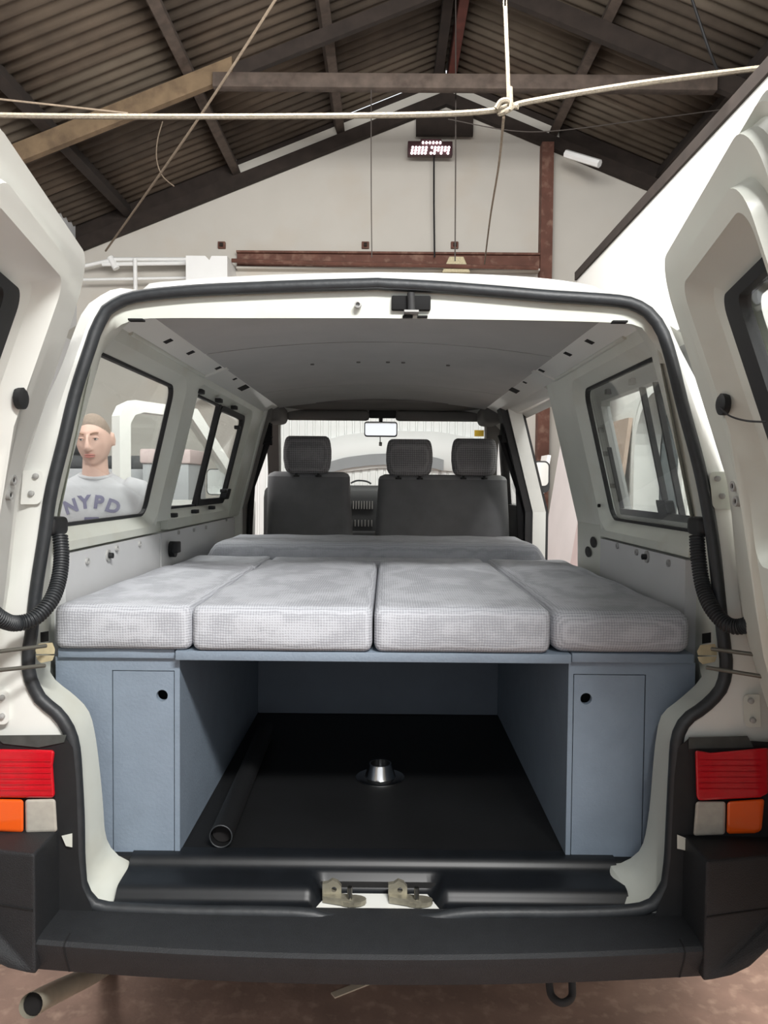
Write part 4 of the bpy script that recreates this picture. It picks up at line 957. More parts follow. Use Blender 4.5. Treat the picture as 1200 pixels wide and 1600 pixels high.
# door stay brackets and wires
for s, bx0, bx1, by, ends in ((-1, 55, 86, 1020, (((72, 1009), (-60, 1025)), ((70, 1040), (-60, 1053)))), (1, 1089, 1121, 1022, (((1112, 1014), (1260, 1033)), ((1104, 1043), (1260, 1068))))):
    bk = on_rear([(bx0 + 5, by - 14), (bx1 - 4, by - 16), (bx1, by - 5), (bx1 - 1, by + 2), (bx0 + 2, by + 2), (bx0, by - 4)], 'stay_bracket', 'tan_bracket', 0.0, 0.06, van)
    on_rear([(bx0 + 1, by + 4), (bx1 - 1, by + 4), (bx1 - 4, by + 12), (bx0 + 9, by + 16), (bx0 + 3, by + 11)], 'stay_jaw', 'tan_bracket', -0.004, 0.06, bk)
    on_rear([(bx0 + 8, by - 32), (bx1 - 10, by - 34), (bx1 - 10, by - 18), (bx0 + 8, by - 16)], 'bracket_hole', 'gap', 0.06, 0.075, bk)
    for (p0, p1) in ends:
        tube('stay_wire', [PR(*p0, -0.03), P(p1[0], p1[1], 1.42)], 0.0042, MATS['cable'], bk, n=8)

# ---- sill, bumper, lamps, exhaust
NX = 0.5 * (PR(487, 1400).x + PR(692, 1400).x); NW = 0.5 * (PR(692, 1400).x - PR(487, 1400).x)
prof = [(1.80, .600), (1.768, .600), (1.755, .594), (1.74, .580), (1.70, .577), (1.672, .574), (1.658, .562), (1.648, .553), (1.632, .551)]
prof = bez([Vector((0, y, z)) for y, z in prof], 4)
xs = [-0.588 + 1.130 * k / 120 for k in range(121)]
V = []; Fc = []; m_ = len(prof)
def sstep(t): t = min(max(t, 0), 1); return t * t * (3 - 2 * t)
for x in xs:
    notch = sstep((NW + .012 - abs(x - NX)) / 0.03)
    for p in prof:
        fy = sstep((1.735 - p.y) / 0.02) * sstep((p.y - 1.628) / 0.02)
        V.append((x, p.y, p.z - notch * fy * 0.036))
for i in range(len(xs) - 1):
    for j in range(m_ - 1): Fc.append((i * m_ + j, i * m_ + j + 1, (i + 1) * m_ + j + 1, (i + 1) * m_ + j))
sl = mk('sill_cover', V, Fc, MATS['sill'], van, True, 60); sl['label'] = 'glossy black sill cover with latch well'
a = P(490, 1424, 1.66); b = P(690, 1424, 1.66)
mk('latch_tray', [(a.x, 1.637, .5395), (b.x, 1.637, .5395), (b.x - .03, 1.70, .546), (a.x + .03, 1.70, .546), (a.x, 1.637, .53), (b.x, 1.637, .53), (b.x - .03, 1.70, .53), (a.x + .03, 1.70, .53)], [(0, 1, 2, 3), (7, 6, 5, 4), (0, 4, 5, 1), (1, 5, 6, 2), (2, 6, 7, 3), (3, 7, 4, 0)], MATS['paint'], sl)
for px in (519, 622):
    q = P(px, 1412, 1.675)
    k = plate('striker', [(-.022, 0), (.02, 0), (.02, .03), (.012, .04), (.0, .045), (-.01, .038), (-.022, .036)], [circ(.004, .024, .006, 10)], lambda a, b, w: Vector((q.x + a, q.y + w, .544 + b)), 0, 0.012, MATS['zinc'], sl)
    tube('striker_pin', [Vector((q.x + .04, q.y - .02, .542)), Vector((q.x + .04, q.y - .02, .585))], 0.0055, MATS['steel'], sl, n=8)
    plate('striker_foot', circ(0, 0, .024, 14), [], lambda a, b, w: Vector((q.x + .045 + a * 1.3, q.y - .012 + b * .7, .5445 + w)), 0, 0.010, MATS['zinc'], sl)
    plate('striker_link', [(-.02, -.012), (.05, -.03), (.05, -.005), (-.02, .01)], [], lambda a, b, w: Vector((q.x + a, q.y + b, .545 + w)), 0, 0.014, MATS['zinc'], sl)
# lower closing panel behind the bumper
box('rear_panel', X0 - .66, X0 + .66, 1.60, 1.63, .44, .552, MATS['bumper'], van)
for px0, px1 in ((210, 277), (322, 435), (730, 785)):
    a, b = P(px0, 1438, 1.585), P(px1, 1440, 1.585); box('tape_mark', a.x, b.x, 1.590, 1.60, a.z - .005, a.z + .001, MATS['tan_bracket'] if px0 < 700 else MATS['clip_grey'], van)
bmp = empty('bumper', (X0, 1.5, .5), None, None) if False else None
NB = 41
def bsec(x):
    t = abs(x - X0) / 0.66; yf = 1.455 + 0.02 * t * t
    return [(1.605, .556), (yf + .03, .557), (yf + .008, .556 - .002), (yf, .548), (yf + .004, .53), (yf + .025, .482), (yf + .06, .46), (1.62, .45)]
rings = [[Vector((X0 - .665 + 1.33 * i / (NB - 1), y, z + 0.012 * (abs(-.665 + 1.33 * i / (NB - 1)) / .665) ** 2)) for y, z in bsec(X0 - .665 + 1.33 * i / (NB - 1))] for i in range(NB)]
bm_ = loft('bumper', rings, MATS['bumper'], van, True, True, True, 25); bm_['label'] = 'black plastic rear bumper step'
for px in (96, 1074):
    q = P(px, 1510, 1.46); pr_ = bsec(q.x)[1:7]; dz_ = 0.012 * (abs(q.x - X0) / .665) ** 2
    V = [(q.x + dx, y + dy, z + dz_ + (0.0008 if dy < 0.001 and k < 2 else 0)) for dx in (-.0014, .0014) for dy in (-.0012, .004) for k, (y, z) in enumerate(pr_)]
    n_ = len(pr_); Fc = []
    for k in range(n_ - 1): Fc += [(k, k + 1, 2 * n_ + k + 1, 2 * n_ + k), (n_ + k, 3 * n_ + k, 3 * n_ + k + 1, n_ + k + 1), (k, n_ + k, n_ + k + 1, k + 1), (2 * n_ + k, 2 * n_ + k + 1, 3 * n_ + k + 1, 3 * n_ + k)]
    mk('bumper_seam', V, Fc, MATS['gap'], bm_)
for s in (-1, 1):
    ol = [(.655, .500), (.705, .512), (.75, .535), (.80, .585), (.86, .66), (.93, .735), (.655, .742)]
    def cfn(a, b, w):
        # the cap wraps round the corner of the body
        return Vector((X0 + s * a, 1.455 + 0.01 + max(0, (a - .80)) * 0.55 + w + max(0, .56 - b) * .5, b))
    V = []; n = len(ol)
    cap = plate('bumper_cap', ol, [], lambda a, b, w: Vector((X0 + s * a, (1.470 + max(0, a - .80) * .5) if w == 0 else 1.66, b)), 0, 1, MATS['bumper'], bm_)
    bv = cap.modifiers.new('bevel', 'BEVEL'); bv.width = 0.012; bv.segments = 3; bv.limit_method = 'ANGLE'; bv.angle_limit = math.radians(30)
    # seam line and step corner
    plate('cap_seam', [(.658, .629), (.93, .632), (.93, .634), (.658, .632)], [], lambda a, b, w: Vector((X0 + s * a, 1.469 + max(0, a - .80) * .5 + w * .003, b)), 0, 1, MATS['gap'], bm_)
for s in (-1, 1):
    # lamp cluster: pixel outlines of the two sides
    if s < 0: red = [(-28, 1170), (60, 1171), (86, 1172), (83, 1196), (86, 1240), (84, 1247), (-28, 1246)]; org = [(-28, 1248), (37, 1249), (37, 1301), (-28, 1298)]; clr = [(39, 1249), (87, 1248), (90, 1300), (40, 1302)]; blk = [(-36, 1156), (100, 1150), (114, 1168), (119, 1220), (123, 1340), (128, 1385), (140, 1410), (150, 1440), (-36, 1440)]; topc = [(-10, 1149), (104, 1148), (100, 1160), (60, 1168), (5, 1162)]
    else: red = [(1086, 1172), (1110, 1176), (1200, 1168), (1200, 1240), (1188, 1246), (1092, 1251), (1088, 1245)]; org = [(1136, 1252), (1195, 1248), (1190, 1298), (1180, 1302), (1135, 1303)]; clr = [(1087, 1252), (1134, 1252), (1133, 1304), (1083, 1306)]; blk = [(1215, 1160), (1078, 1152), (1060, 1168), (1054, 1210), (1048, 1340), (1042, 1385), (1032, 1408), (1020, 1440), (1215, 1440)]; topc = [(1076, 1152), (1168, 1150), (1178, 1168), (1076, 1170)]
    tl = on_rear(blk, 'tail_lamp', 'black_rubber', -0.016, 0.03, van); tl['label'] = 'left tail lamp' if s < 0 else 'right tail lamp'
    for pts, nm, m in ((red, 'red_lens', 'tail_red'), (org, 'orange_lens', 'tail_orange'), (clr, 'clear_lens', 'tail_clear')):
        o = on_rear(pts, nm, m, -0.035, 0.01, tl); bv = o.modifiers.new('bevel', 'BEVEL'); bv.width = 0.006; bv.segments = 3; bv.limit_method = 'ANGLE'
    on_rear(topc, 'lamp_gasket', 'lamp_rubber', -0.02, 0.02, tl)
    for k in range(6):   # moulded ribs in the red lens
        y = 1188 + k * 9
        on_rear([(red[0][0] + 8 if s > 0 else -28, y), ((80 if s < 0 else 1190), y), ((80 if s < 0 else 1190), y + 2), (red[0][0] + 8 if s > 0 else -28, y + 2)], 'lens_rib', 'tail_red', -0.0372, -0.03, tl)
    on_rear([(96, 1306), (113, 1302), (113, 1324), (103, 1322)] if s < 0 else [(1058, 1304), (1078, 1312), (1077, 1330), (1058, 1326)], 'body_tab', 'cream', -0.024, 0.0, van)
ex = tube('exhaust_pipe', bez([P(48, 1571, 1.56), P(75, 1556, 1.66), P(112, 1538, 1.82), P(150, 1520, 2.1), P(200, 1490, 2.6)], 8), 0.024, MATS['exhaust'], van, n=20, cap=False)
ex['label'] = 'bare steel exhaust tail pipe'
tube('pipe_bore', [P(54, 1567.7, 1.582), P(75, 1556, 1.66), P(112, 1538, 1.82)], 0.0222, MATS['soot_bore_shade'], ex, n=20)
tube('tow_eye', bez([P(858, 1535, 1.70), P(862, 1556, 1.68), P(878, 1567, 1.66), P(893, 1558, 1.68), P(894, 1535, 1.70), P(894, 1500, 1.72)], 6), 0.0085, MATS['dark_trim'], van, n=10)['label'] = 'steel towing eye under the bumper'
# ------------------------------------------------------------------ furniture in the back of the van
BZ = 1.082                                           # top of the bed boards
YF = 1.78
xl0, xl1 = P(88, 1190, YF).x, P(281, 1190, YF).x
xr0, xr1 = P(886, 1190, YF).x, P(1083, 1190, YF).x
FZ = 0.598
def bxw(px, Y=1.76): return P(px, 1028, Y).x
for (p0, p1, yf, lab) in ((90, 273, 1.768, 'short blue painted bed board above the left cabinet'), (273.5, 893, 1.752, 'long blue painted bed board spanning the open storage'), (893.5, 1085, 1.766, 'short blue painted bed board above the right cabinet')):
    tag(box('bed_board', bxw(p0, yf), bxw(p1, yf), yf, 2.90, 1.060, BZ, MATS['bluewood'], None, 0.0025, 2), lab, 'board', 'blue bed boards')
def cabinet(x0, x1, d0, d1, zt, zb, hx, hz_, inner, lab):
    c = empty('storage_cabinet', ((x0 + x1) / 2, YF, FZ), lab, 'cabinet', 'blue storage cabinets')
    fn = lambda a, b, w: Vector((a, YF + w, b))
    g = 0.0022
    plate('front_frame', [(x0, FZ + .001), (x1, FZ + .001), (x1, 1.0595), (x0, 1.0595)], [[(d0 - g, zb - g), (d1 + g, zb - g), (d1 + g, zt + g), (d0 - g, zt + g)]], fn, 0.0, 0.018, MATS['bluewood'], c)
    d = plate('door', [(d0, zb), (d1, zb), (d1, zt), (d0, zt)], [circ(hx, hz_, 0.0135, 24)], fn, 0.0012, 0.016, MATS['bluewood'], c)
    box('hole_shade', hx - .03, hx + .03, YF + .05, YF + .055, hz_ - .03, hz_ + .03, MATS['gap'], d)['label'] = 'black backing painted as the shade in the finger hole'  # black plate behind the opening paints the shade of the cabinet inside
    xi_ = x1 if inner > 0 else x0
    box('side_panel', xi_ - (.018 if inner > 0 else 0), xi_ + (.018 if inner < 0 else 0), YF + .018, 2.88, FZ + .001, 1.0595, MATS['bluewood'], c)
    xo_ = x0 if inner > 0 else x1
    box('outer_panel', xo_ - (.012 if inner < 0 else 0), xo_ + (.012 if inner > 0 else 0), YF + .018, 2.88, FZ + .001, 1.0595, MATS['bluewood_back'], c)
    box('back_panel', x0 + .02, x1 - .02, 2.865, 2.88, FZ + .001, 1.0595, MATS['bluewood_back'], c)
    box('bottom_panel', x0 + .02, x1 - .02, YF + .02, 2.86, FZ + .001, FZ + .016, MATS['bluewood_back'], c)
    return c
def zz(py): return P(600, py, YF).z
cabinet(xl0, xl1, P(177, 1190, YF).x, P(271.5, 1190, YF).x, P(225, 1049, YF).z, P(225, 1333, YF).z, P(253, 1087, YF).x, P(253, 1087, YF).z, 1, 'left blue painted storage cabinet with a finger hole door')
cabinet(xr0, xr1, P(895, 1190, YF).x, P(1005, 1190, YF).x, P(950, 1055, YF).z, P(950, 1338, YF).z, P(916, 1092, YF).x, P(916, 1092, YF).z, -1, 'right blue painted storage cabinet with a finger hole door')
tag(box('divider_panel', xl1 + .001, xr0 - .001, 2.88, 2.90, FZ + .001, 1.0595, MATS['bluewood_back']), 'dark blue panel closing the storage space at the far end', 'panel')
# cushions
def cu(p0, p1, yf, yb, z0, z1, r, seed, lab, puff=0.008, **k):
    o = pillow('bed_cushion', P(p0, 990, 1.745).x, P(p1, 990, 1.745).x, yf, yb, z0, z1, r, MATS['cushion'], None, puff, 0.0022, seed, **k)
    # welt seam running round the lower rim
    return tag(o, lab, 'cushion', 'grey bed cushions')
cu(82, 297.5, 1.748, 2.63, BZ + .001, 1.186, 0.020, 1, 'grey woven bed cushion at the left side above the left cabinet')
cu(299, 581.5, 1.742, 2.80, BZ + .001, 1.188, 0.020, 2, 'grey woven bed cushion left of the middle seam')
cu(584.5, 861.5, 1.744, 2.80, BZ + .001, 1.188, 0.020, 3, 'grey woven bed cushion right of the middle seam')
cu(864, 1085, 1.752, 2.99, BZ + .001, 1.182, 0.032, 4, 'grey woven bed cushion at the right side, rounder than the rest', 0.012)
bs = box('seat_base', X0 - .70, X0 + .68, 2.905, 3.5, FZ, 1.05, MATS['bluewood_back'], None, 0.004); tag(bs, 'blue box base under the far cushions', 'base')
def cw(x0, x1, yf, yb, z0, z1, r, seed, lab, **k): return tag(pillow('bed_cushion', x0, x1, yf, yb, z0, z1, r, MATS['cushion'], None, 0.005, 0.002, seed, **k), lab, 'cushion', 'grey bed cushions')
cw(P(82, 990, 1.745).x + .01, P(297, 990, 1.745).x, 2.635, 3.02, BZ + .001, 1.182, 0.02, 5, 'short grey bed cushion behind the left cushion')
cw(P(299, 990, 1.745).x, P(861, 990, 1.745).x, 2.81, 3.02, BZ + .001, 1.180, 0.02, 6, 'narrow grey bed cushion strip behind the two middle cushions')
def tp(p):
    p.x *= 1 - 0.05 * max(0, p.z / 0.06) * (abs(p.x) > .55); return p
cw(-0.73, 0.655, 3.03, 3.50, 1.055, 1.236, 0.03, 7, 'long grey bed cushion lying crosswise behind the seats', taper=tp)
# table leg tube and socket on the floor
tbx = [P(345, 1318, 1.80), P(412, 1158, 2.55)]
a = Vector((tbx[0].x, 1.80, FZ + .029)); b = Vector((tbx[1].x, 2.60, FZ + .029))
tt = tag(tube('support_tube', [a, a + (b - a) * .02, b], 0.0275, MATS['vinyl'], None, n=24, cap=False), 'black support tube lying on the cargo floor along the left cabinet', 'tube')
tube('bore_shade', [a + (b - a) * .03, a + (b - a) * .3], 0.025, MATS['soot_bore_shade'], tt, n=24)  # black plug puts the shade inside the open tube into colour
tube('tube_rim', [a + Vector((math.cos(t) * .0265, 0, math.sin(t) * .0265)) for t in [2 * PI * k / 24 for k in range(24)]], 0.0018, MATS['rubber'], tt, n=6, closed=True)
q = P(594, 1226, 2.25); q.z = FZ
so = empty('table_leg_socket', (q.x, 2.25, FZ), 'round chrome table leg socket in the middle of the cargo floor', 'socket')
lathe('flange', [(0.072, 0.0), (0.072, 0.003), (0.066, 0.005), (0.05, 0.006)], (q.x, 2.25, FZ), MATS['chrome'], so, 40)
lathe('cone', [(0.048, 0.004), (0.044, 0.010), (0.035, 0.040), (0.033, 0.044), (0.029, 0.044), (0.028, 0.015)], (q.x, 2.25, FZ), MATS['chrome'], so, 40)

# ------------------------------------------------------------------ front seats
def stack(name, levels, m, parent, n=8, cap=True):
    """soft column: rounded rectangles (z, cx, cy, hx, hy, r)"""
    rings = []
    for z, cx, cy, hx, hy, r in levels:
        rings.append([Vector((a, b, z)) for a, b in rrect(cx - hx, cx + hx, cy - hy, cy + hy, min(r, hx * .99, hy * .99), n)])
    return loft(name, rings, m, parent, True, cap, True, 60)
def headrest(px0, px1, py0, py1, Y, t, nm='headrest'):
    a, b = P(px0, py1, Y), P(px1, py0, Y); cx = (a.x + b.x) / 2; hx = (b.x - a.x) / 2; z0, z1 = a.z, b.z; H = z1 - z0
    lv = []
    for f, wx, wy in ((0, .66, .45), (.02, .80, .62), (.06, .88, .78), (.15, .95, .92), (.4, 1.0, 1), (.62, 1.0, 1), (.8, .97, .9), (.9, .93, .78), (.96, .88, .62), (1.0, .78, .40)):
        lv.append((z0 + f * H, cx, Y + .05, hx * wx, .055 * wy, .05))
    h = stack('headrest', lv, MATS['headrest'], t)
    for s in (-1, 1):
        k = lathe('headrest_post', [(0.017, -.004), (0.017, .006), (0.007, .006), (0.007, .06)], (cx + s * hx * .46, Y + .05, z0 - .016), MATS['dark_trim'], t, 12)
def seat(px0, px1, pt0, pt1, pyt, Y, lab, heads):
    xa, xb = P(px0, 838, Y).x, P(px1, 838, Y).x; ta, tb_ = P(pt0, pyt, Y).x, P(pt1, pyt, Y).x; zt = P(600, pyt, Y).z
    t = empty('front_seat', ((xa + xb) / 2, Y + .2, FZ), lab, 'seat', 'front seats')
    lv = []
    for z, f, hy, dy in ((.88, 0, .07, .0), (1.0, .1, .075, 0), (1.25, .5, .075, .02), (zt - .06, .95, .065, .045), (zt - .015, 1, .06, .05)):
        x0 = xa + (ta - xa) * f; x1 = xb + (tb_ - xb) * f
        lv.append((z, (x0 + x1) / 2, Y + .07 + dy, (x1 - x0) / 2, hy, .05))
    stack('backrest', lv, MATS['seatcover'], t)
    cx, hx = (ta + tb_) / 2, (tb_ - ta) / 2
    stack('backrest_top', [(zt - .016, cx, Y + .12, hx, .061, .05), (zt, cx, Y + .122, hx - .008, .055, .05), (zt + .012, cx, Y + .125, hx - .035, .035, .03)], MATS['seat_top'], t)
    pillow('seat_cushion', xa, xb, Y + .1, Y + .55, .78, .95, .05, MATS['seatcover'], t, .01, 0, 1, 10, 10, 6)
    box('seat_frame', xa + .03, xb - .03, Y + .08, Y + .5, FZ, .78, MATS['dark_trim'], t, .01)
    for h in heads: headrest(*h, Y, t)
    return t
seat(414, 553, 414, 545, 741, 4.20, 'single dark grey front seat with one headrest on the left', [(441, 517, 681, 739)])
seat(583, 800, 591, 797, 744, 4.18, 'double dark grey front bench seat with two headrests on the right', [(603, 677, 686, 743), (706, 779, 685, 743)])
tag(box('cab_step', X0 - .74, X0 + .74, 4.2, 4.85, 0.5, FZ - .001, MATS['dark_trim']), 'x', 'x') if False else None

# ------------------------------------------------------------------ the man outside
mat('skin', (216, 180, 164), 0.55, var=0.06, vscale=20)
mat('hair', (150, 134, 120), 0.9, var=0.2, vscale=80, bump=0.5, bscale=300)
mat('shirt', (182, 183, 186), 0.9, var=0.05, vscale=30, bump=0.1, bscale=40)
mat('print', (108, 106, 132), 0.9, var=0.15, vscale=60)
mat('jeans', (58, 66, 84), 0.9, var=0.2, vscale=20)
mat('eyewhite', (226, 222, 218), 0.3); mat('iris', (70, 70, 72), 0.3); mat('lips', (186, 118, 108), 0.5); mat('brow', (150, 118, 98), 0.9); mat('leather', (50, 42, 38), 0.5)
MX, MY = P(150, 790, 3.5).x, 3.5
man = empty('person', (MX, MY, 0), 'man in a pale grey printed t-shirt looking in through the left window', 'person')
RZ = Matrix.Rotation(math.radians(12), 4, 'Z')       # chest turned towards the van
MT = Matrix.Translation((MX, MY, 0)) @ RZ
def add_ring_loft(bm, rings, cap=True):
    vs = [[bm.verts.new(p) for p in r] for r in rings]; n = len(rings[0])
    for a, b in zip(vs, vs[1:]):
        for k in range(n): bm.faces.new((a[k], a[(k + 1) % n], b[(k + 1) % n], b[k]))
    if cap: bm.faces.new(vs[0][::-1]); bm.faces.new(vs[-1])
def ell(c, ax, ay, z, n=24, tilt=0): return [Vector((c[0] + math.cos(2 * PI * k / n) * ax, c[1] + math.sin(2 * PI * k / n) * ay, z + tilt * math.sin(2 * PI * k / n))) for k in range(n)]
def limb(bm, pts, n=14):
    """tapered limb through (x, y, z, r) stations"""
    P3 = [Vector(p[:3]) for p in pts]; rings = []
    for i, p in enumerate(P3):
        t = (P3[min(i + 1, len(P3) - 1)] - P3[max(i - 1, 0)]).normalized(); a = Vector((0, 1, 0)) if abs(t.y) < .9 else Vector((1, 0, 0))
        u = (a - t * a.dot(t)).normalized(); v = t.cross(u); r = pts[i][3]
        rings.append([p + u * math.cos(2 * PI * k / n) * r + v * math.sin(2 * PI * k / n) * r for k in range(n)])
    add_ring_loft(bm, rings)
def fuse(name, bm, vox, m, parent, smooth_it=6, mtx=None):
    """one continuous surface out of overlapping pieces"""
    bmesh.ops.recalc_face_normals(bm, faces=bm.faces)
    me = bpy.data.meshes.new(name); bm.to_mesh(me); bm.free()
    o = bpy.data.objects.new(name, me); COL.objects.link(o)
    r = o.modifiers.new('r', 'REMESH'); r.mode = 'VOXEL'; r.voxel_size = vox
    s = o.modifiers.new('s', 'SMOOTH'); s.iterations = smooth_it; s.factor = 0.5
    bpy.context.view_layer.update()
    dg = bpy.context.evaluated_depsgraph_get(); me2 = bpy.data.meshes.new_from_object(o.evaluated_get(dg))
    bpy.data.objects.remove(o); me2.name = name; me2.materials.clear()
    if mtx is not None: me2.transform(mtx)
    return link(name, me2, m, parent, True)
# body: head, neck, arms with hands, legs in one surface
HC = Vector((0.0, -0.045, 1.655)); HR = Matrix.Rotation(math.radians(-7), 3, 'Z') @ Matrix.Rotation(math.radians(10), 3, 'X') @ Matrix.Rotation(math.radians(-3), 3, 'Y')
def head_pt(d):
    """direction on the unit sphere -> head surface (face looks along -y)"""
    x, y, z = d; r = Vector((x * .074, y * .094, z * .117))
    if z < 0: r.x *= 1 - .21 * (-z) ** 1.8; r.y *= 1 - .16 * (-z) ** 2; r.y -= .014 * (-z) * (y < 0)
    if z > .2: r.y += .006 * z
    if y < 0:
        r.y += .010 * math.exp(-((z - .13) / .16) ** 2) * (math.exp(-((abs(x) - .42) / .2) ** 2))      # eye sockets
        r.y -= .006 * math.exp(-((z - .34) / .12) ** 2) * math.exp(-(x / .7) ** 2)                       # brow ridge
        r.y -= .006 * math.exp(-((z + .50) / .1) ** 2) * math.exp(-(x / .3) ** 2)                        # mouth
        r.y -= .010 * math.exp(-((z + .86) / .14) ** 2) * math.exp(-(x / .35) ** 2)                      # chin
        r.y += .006 * math.exp(-((z + .28) / .2) ** 2) * math.exp(-((abs(x) - .6) / .15) ** 2)           # cheeks
    return r
def H(v): return HC + HR @ Vector(v)
bm = bmesh.new()
rings = []
for i in range(1, 24):
    ph = PI * i / 24; rings.append([H(head_pt((math.sin(ph) * math.cos(a), math.sin(ph) * math.sin(a), -math.cos(ph)))) for a in [2 * PI * k / 36 for k in range(36)]])
add_ring_loft(bm, rings)
limb(bm, [tuple(H((0, -.094, .03))) + (.006,), tuple(H((0, -.106, .005))) + (.009,), tuple(H((0, -.113, -.022))) + (.0135,), tuple(H((0, -.10, -.032))) + (.012,)], 10)     # nose
for s in (-1, 1):
    limb(bm, [tuple(H((s * .012, -.098, -.028))) + (.008,), tuple(H((s * .016, -.092, -.03))) + (.006,)], 8)
    add_ring_loft(bm, [[H((s * (.066 + k * .006), .018 + math.cos(a) * .017 + k * .004, -.002 + math.sin(a) * .031)) for a in [2 * PI * q_ / 14 for q_ in range(14)]] for k in range(4)])   # ears
limb(bm, [(0, .02, 1.40, .075), (0, .0, 1.48, .062), (0, -.012, 1.53, .056), (0, -.016, 1.60, .053)], 18)
arms = {-1: [(-.17, .0, 1.43, .055), (-.215, .01, 1.32, .048), (-.245, .02, 1.16, .042), (-.25, -.05, 1.02, .036), (-.235, -.17, .93, .027)], 1: [(.17, .0, 1.43, .055), (.225, .01, 1.32, .048), (.25, .02, 1.16, .042), (.25, -.03, 1.0, .036), (.245, -.10, .88, .027)]}
for s in (-1, 1):
    A = arms[s]; limb(bm, A)
    e = Vector(A[-1][:3]); d = (e - Vector(A[-2][:3])).normalized(); sd_ = Vector((0, 0, 1)).cross(d).normalized(); up_ = d.cross(sd_)
    limb(bm, [tuple(e) + (.027,), tuple(e + d * .04) + (.034,), tuple(e + d * .085) + (.034,)], 12)
    for k, L in enumerate((.065, .075, .07, .055)):
        b0 = e + d * .08 + sd_ * (.026 - k * .0175); limb(bm, [tuple(b0) + (.009,), tuple(b0 + d * L * .5 - up_ * .004) + (.0085,), tuple(b0 + d * L * .9 - up_ * .02) + (.0075,)], 8)
    b0 = e + d * .03 + sd_ * .03 * s * -1; limb(bm, [tuple(b0) + (.011,), tuple(b0 + d * .03 + sd_ * s * -.018) + (.010,), tuple(b0 + d * .06 + sd_ * s * -.022) + (.008,)], 8)
limb(bm, [(0, .005, .86, .10), (0, .005, 1.1, .10), (0, .005, 1.3, .105), (0, .005, 1.42, .085)], 20)
for s in (-1, 1): limb(bm, [(s * .06, .005, 1.2, .07), (s * .10, .005, 1.36, .07), (s * .17, .0, 1.43, .05)], 14)
for s in (-1, 1): limb(bm, [(s * .08, .0, .92, .082), (s * .1, 0, .70, .075), (s * .105, .01, .48, .055), (s * .11, .02, .30, .052), (s * .11, .03, .09, .035), (s * .11, -.03, .045, .035), (s * .115, -.12, .035, .03)])
fuse('body', bm, 0.0055, MATS['skin'], man, 4, MT)
# t-shirt
def torso_y(x, z):
    return 0
TS = [(.86, .165, .115), (.95, .165, .118), (1.05, .165, .115), (1.15, .172, .115), (1.25, .185, .120), (1.33, .195, .122), (1.40, .195, .110), (1.45, .165, .092), (1.485, .11, .075), (1.505, .075, .066)]
bm = bmesh.new()
add_ring_loft(bm, [ell((0, .005 if z < 1.44 else .0), ax, ay, z, 32, .012 if z > 1.47 else 0) for z, ax, ay in TS])
for s in (-1, 1): limb(bm, [(s * .12, 0, 1.43, .07), (s * .175, .002, 1.415, .075), (s * .21, .006, 1.36, .076), (s * .235, .012, 1.27, .076), (s * .25, .018, 1.19, .078)], 18)
sh = fuse('t_shirt', bm, 0.008, MATS['shirt'], man, 8, MT)
cl_ = [MT @ p for p in ell((0, -.006), .071, .066, 1.498, 28, .016)]
tube('collar', cl_, 0.008, MATS['shirt'], man, n=8, closed=True)
def chest(x, z, off=0.004):
    for (z0, a0, b0), (z1, a1, b1) in zip(TS, TS[1:]):
        if z0 <= z <= z1:
            t = (z - z0) / (z1 - z0); ax = a0 + (a1 - a0) * t; ay = b0 + (b1 - b0) * t; break
    return MT @ Vector((x, .005 - ay * math.sqrt(max(0.02, 1 - (x / ax) ** 2)) - off, z))
def letter(ch, x, z, size, rot):
    c = bpy.data.curves.new('letter', 'FONT'); c.body = ch; c.size = size; c.align_x = 'CENTER'; c.offset = 0.0036; c.resolution_u = 3
    o = bpy.data.objects.new('letter', c); COL.objects.link(o); bpy.context.view_layer.update()
    me = bpy.data.meshes.new_from_object(o.evaluated_get(bpy.context.evaluated_depsgraph_get())); bpy.data.objects.remove(o)
    b_ = bmesh.new(); b_.from_mesh(me); bmesh.ops.triangulate(b_, faces=b_.faces)
    bmesh.ops.subdivide_edges(b_, edges=b_.edges, cuts=1)
    # slab serifs are suggested by short bars at the stems' ends
    for v in b_.verts:
        px_ = x + v.co.x * math.cos(rot) - v.co.y * math.sin(rot); pz_ = z + v.co.x * math.sin(rot) + v.co.y * math.cos(rot)
        v.co = chest(px_, pz_, 0.0045)
    l_ = frombm('print_letter', b_, MATS['print'], sh); l_['label'] = 'violet grey letter ' + ch
for ch, x, dz, rot in (('N', -.081, -.018, .34), ('Y', -.027, .0, .12), ('P', .026, .0, -.10), ('D', .080, -.018, -.32)): letter(ch, x, 1.352 + dz, .078, rot)
V = []; Fc = []
sh_pts = [(-.03, 1.312), (.03, 1.312), (.034, 1.27), (.028, 1.235), (0, 1.215), (-.028, 1.235), (-.034, 1.27)]
in_pts = [(-.018, 1.301), (.018, 1.301), (.021, 1.268), (.017, 1.246), (0, 1.232), (-.017, 1.246), (-.021, 1.268)]
V = [chest(x, z, .0045) for x, z in sh_pts] + [chest(x, z, .0045) for x, z in in_pts]
mk('print_shield', V, [(i, (i + 1) % 7, 7 + (i + 1) % 7, 7 + i) for i in range(7)], MATS['print'], sh)
mk('print_shield_bar', [chest(x, z, .0045) for x, z in ((-.01, 1.275), (.01, 1.275), (.01, 1.245), (-.01, 1.245))], [(0, 1, 2, 3)], MATS['print'], sh)
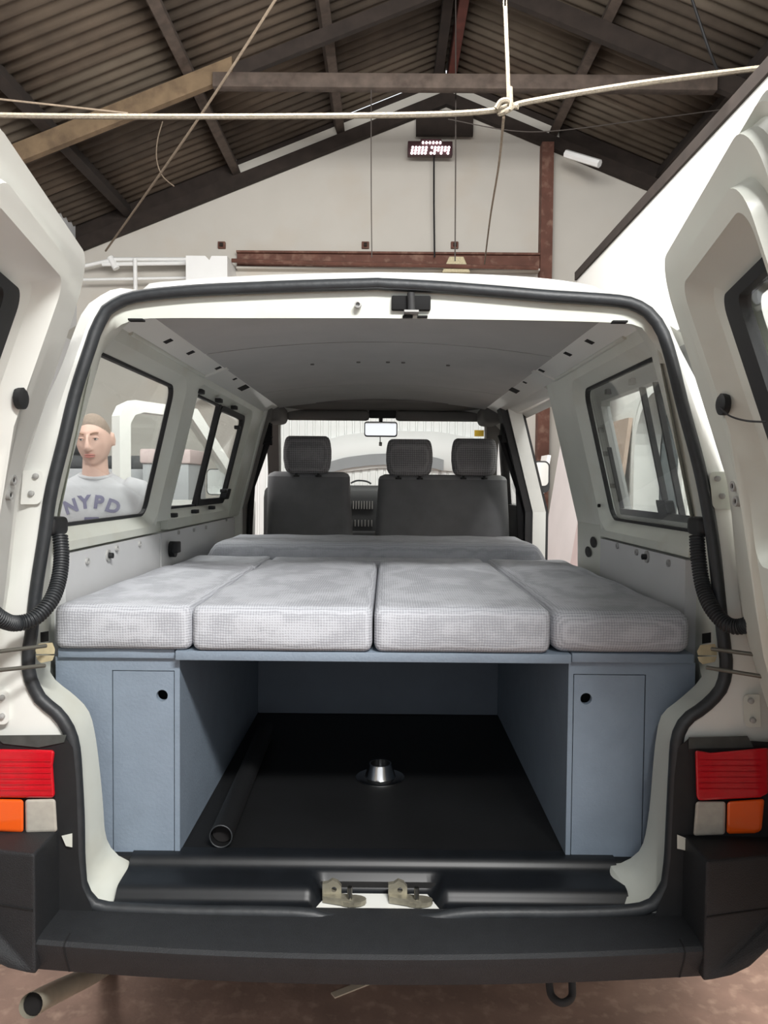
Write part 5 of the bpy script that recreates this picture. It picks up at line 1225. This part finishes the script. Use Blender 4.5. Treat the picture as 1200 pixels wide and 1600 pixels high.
# trousers, shoes
bm = bmesh.new()
add_ring_loft(bm, [ell((0, .005), ax, ay, z, 28) for z, ax, ay in ((.80, .175, .125), (.9, .17, .122), (.98, .165, .118))])
for s in (-1, 1): limb(bm, [(s * .085, .0, .90, .095), (s * .1, 0, .70, .09), (s * .105, .01, .48, .072), (s * .11, .02, .30, .068), (s * .11, .03, .07, .065)], 18)
fuse('jeans', bm, 0.010, MATS['jeans'], man, 4, MT)
for s in (-1, 1):
    bm = bmesh.new(); limb(bm, [(s * .11, .08, .045, .04), (s * .11, .0, .05, .05), (s * .115, -.10, .042, .045), (s * .118, -.17, .035, .032)], 14)
    for v in bm.verts: v.co.z = max(v.co.z, 0.002)
    fuse('shoe', bm, 0.008, MATS['leather'], man, 4, MT)
# hair cap, eyes, brows, mouth
bm = bmesh.new(); rings = []
for i in range(9):
    ph = 1e-2 + i / 8 * 1.0
    rings_i = []
    for k in range(40):
        a = 2 * PI * k / 40; back = 0.5 + 0.5 * math.sin(a)       # +y is the back of the head
        lim = 0.84 + back * 1.15 if back > 0.42 else 0.84 + 0.48 * (back / .42)
        p2 = ph * lim
        d = Vector((math.sin(p2) * math.cos(a), math.sin(p2) * math.sin(a), math.cos(p2))); q = head_pt(d)
        rings_i.append(MT @ H(q * (1.022 if i < 8 else 0.995)))
    rings.append(rings_i)
add_ring_loft(bm, rings, False); bm.faces.new([v for v in list(bm.verts)[:40]])
bmesh.ops.recalc_face_normals(bm, faces=bm.faces)
frombm('hair', bm, MATS['hair'], man, True, 60)
for s in (-1, 1):
    c = MT @ H((s * .031, -.079, .016)); e_ = lathe('eye', [(0.0005, -.0095), (.005, -.008), (.0082, -.004), (.009, 0), (.0082, .004)], c, MATS['eyewhite'], man, 16, 'y')
    c2 = MT @ H((s * .031, -.0888, .015)); lathe('iris', [(0.0005, -.0012), (.0046, -.0006), (.0046, .002)], c2, MATS['iris'], e_, 12, 'y')
    tube('eyelid', [MT @ H((s * (.031 + .013 * math.cos(t)), -.0885 + .004 * abs(math.cos(t)), 0.0165 + .0045 * math.sin(t))) for t in [PI * k / 8 for k in range(9)]], 0.0036, MATS['skin'], man, n=6)
    tube('eyebrow', [MT @ H((s * (.014 + .032 * t), -.096 + .012 * t * t, .036 + .006 * math.sin(t * 2.4))) for t in [k / 6 for k in range(7)]], 0.0035, MATS['brow'], man, n=6)
for dz, r in ((-.054, .0040), (-.0615, .0048)):
    tube('lip', [MT @ H((.024 * t, -.0985 + .010 * t * t, dz + (.001 if dz > -.06 else -.001) * (1 - t * t))) for t in [-1 + k / 5 for k in range(11)]], r, MATS['lips'], man, n=8, rr=[r * (1 - .75 * abs(-1 + k / 5) ** 2) for k in range(11)])
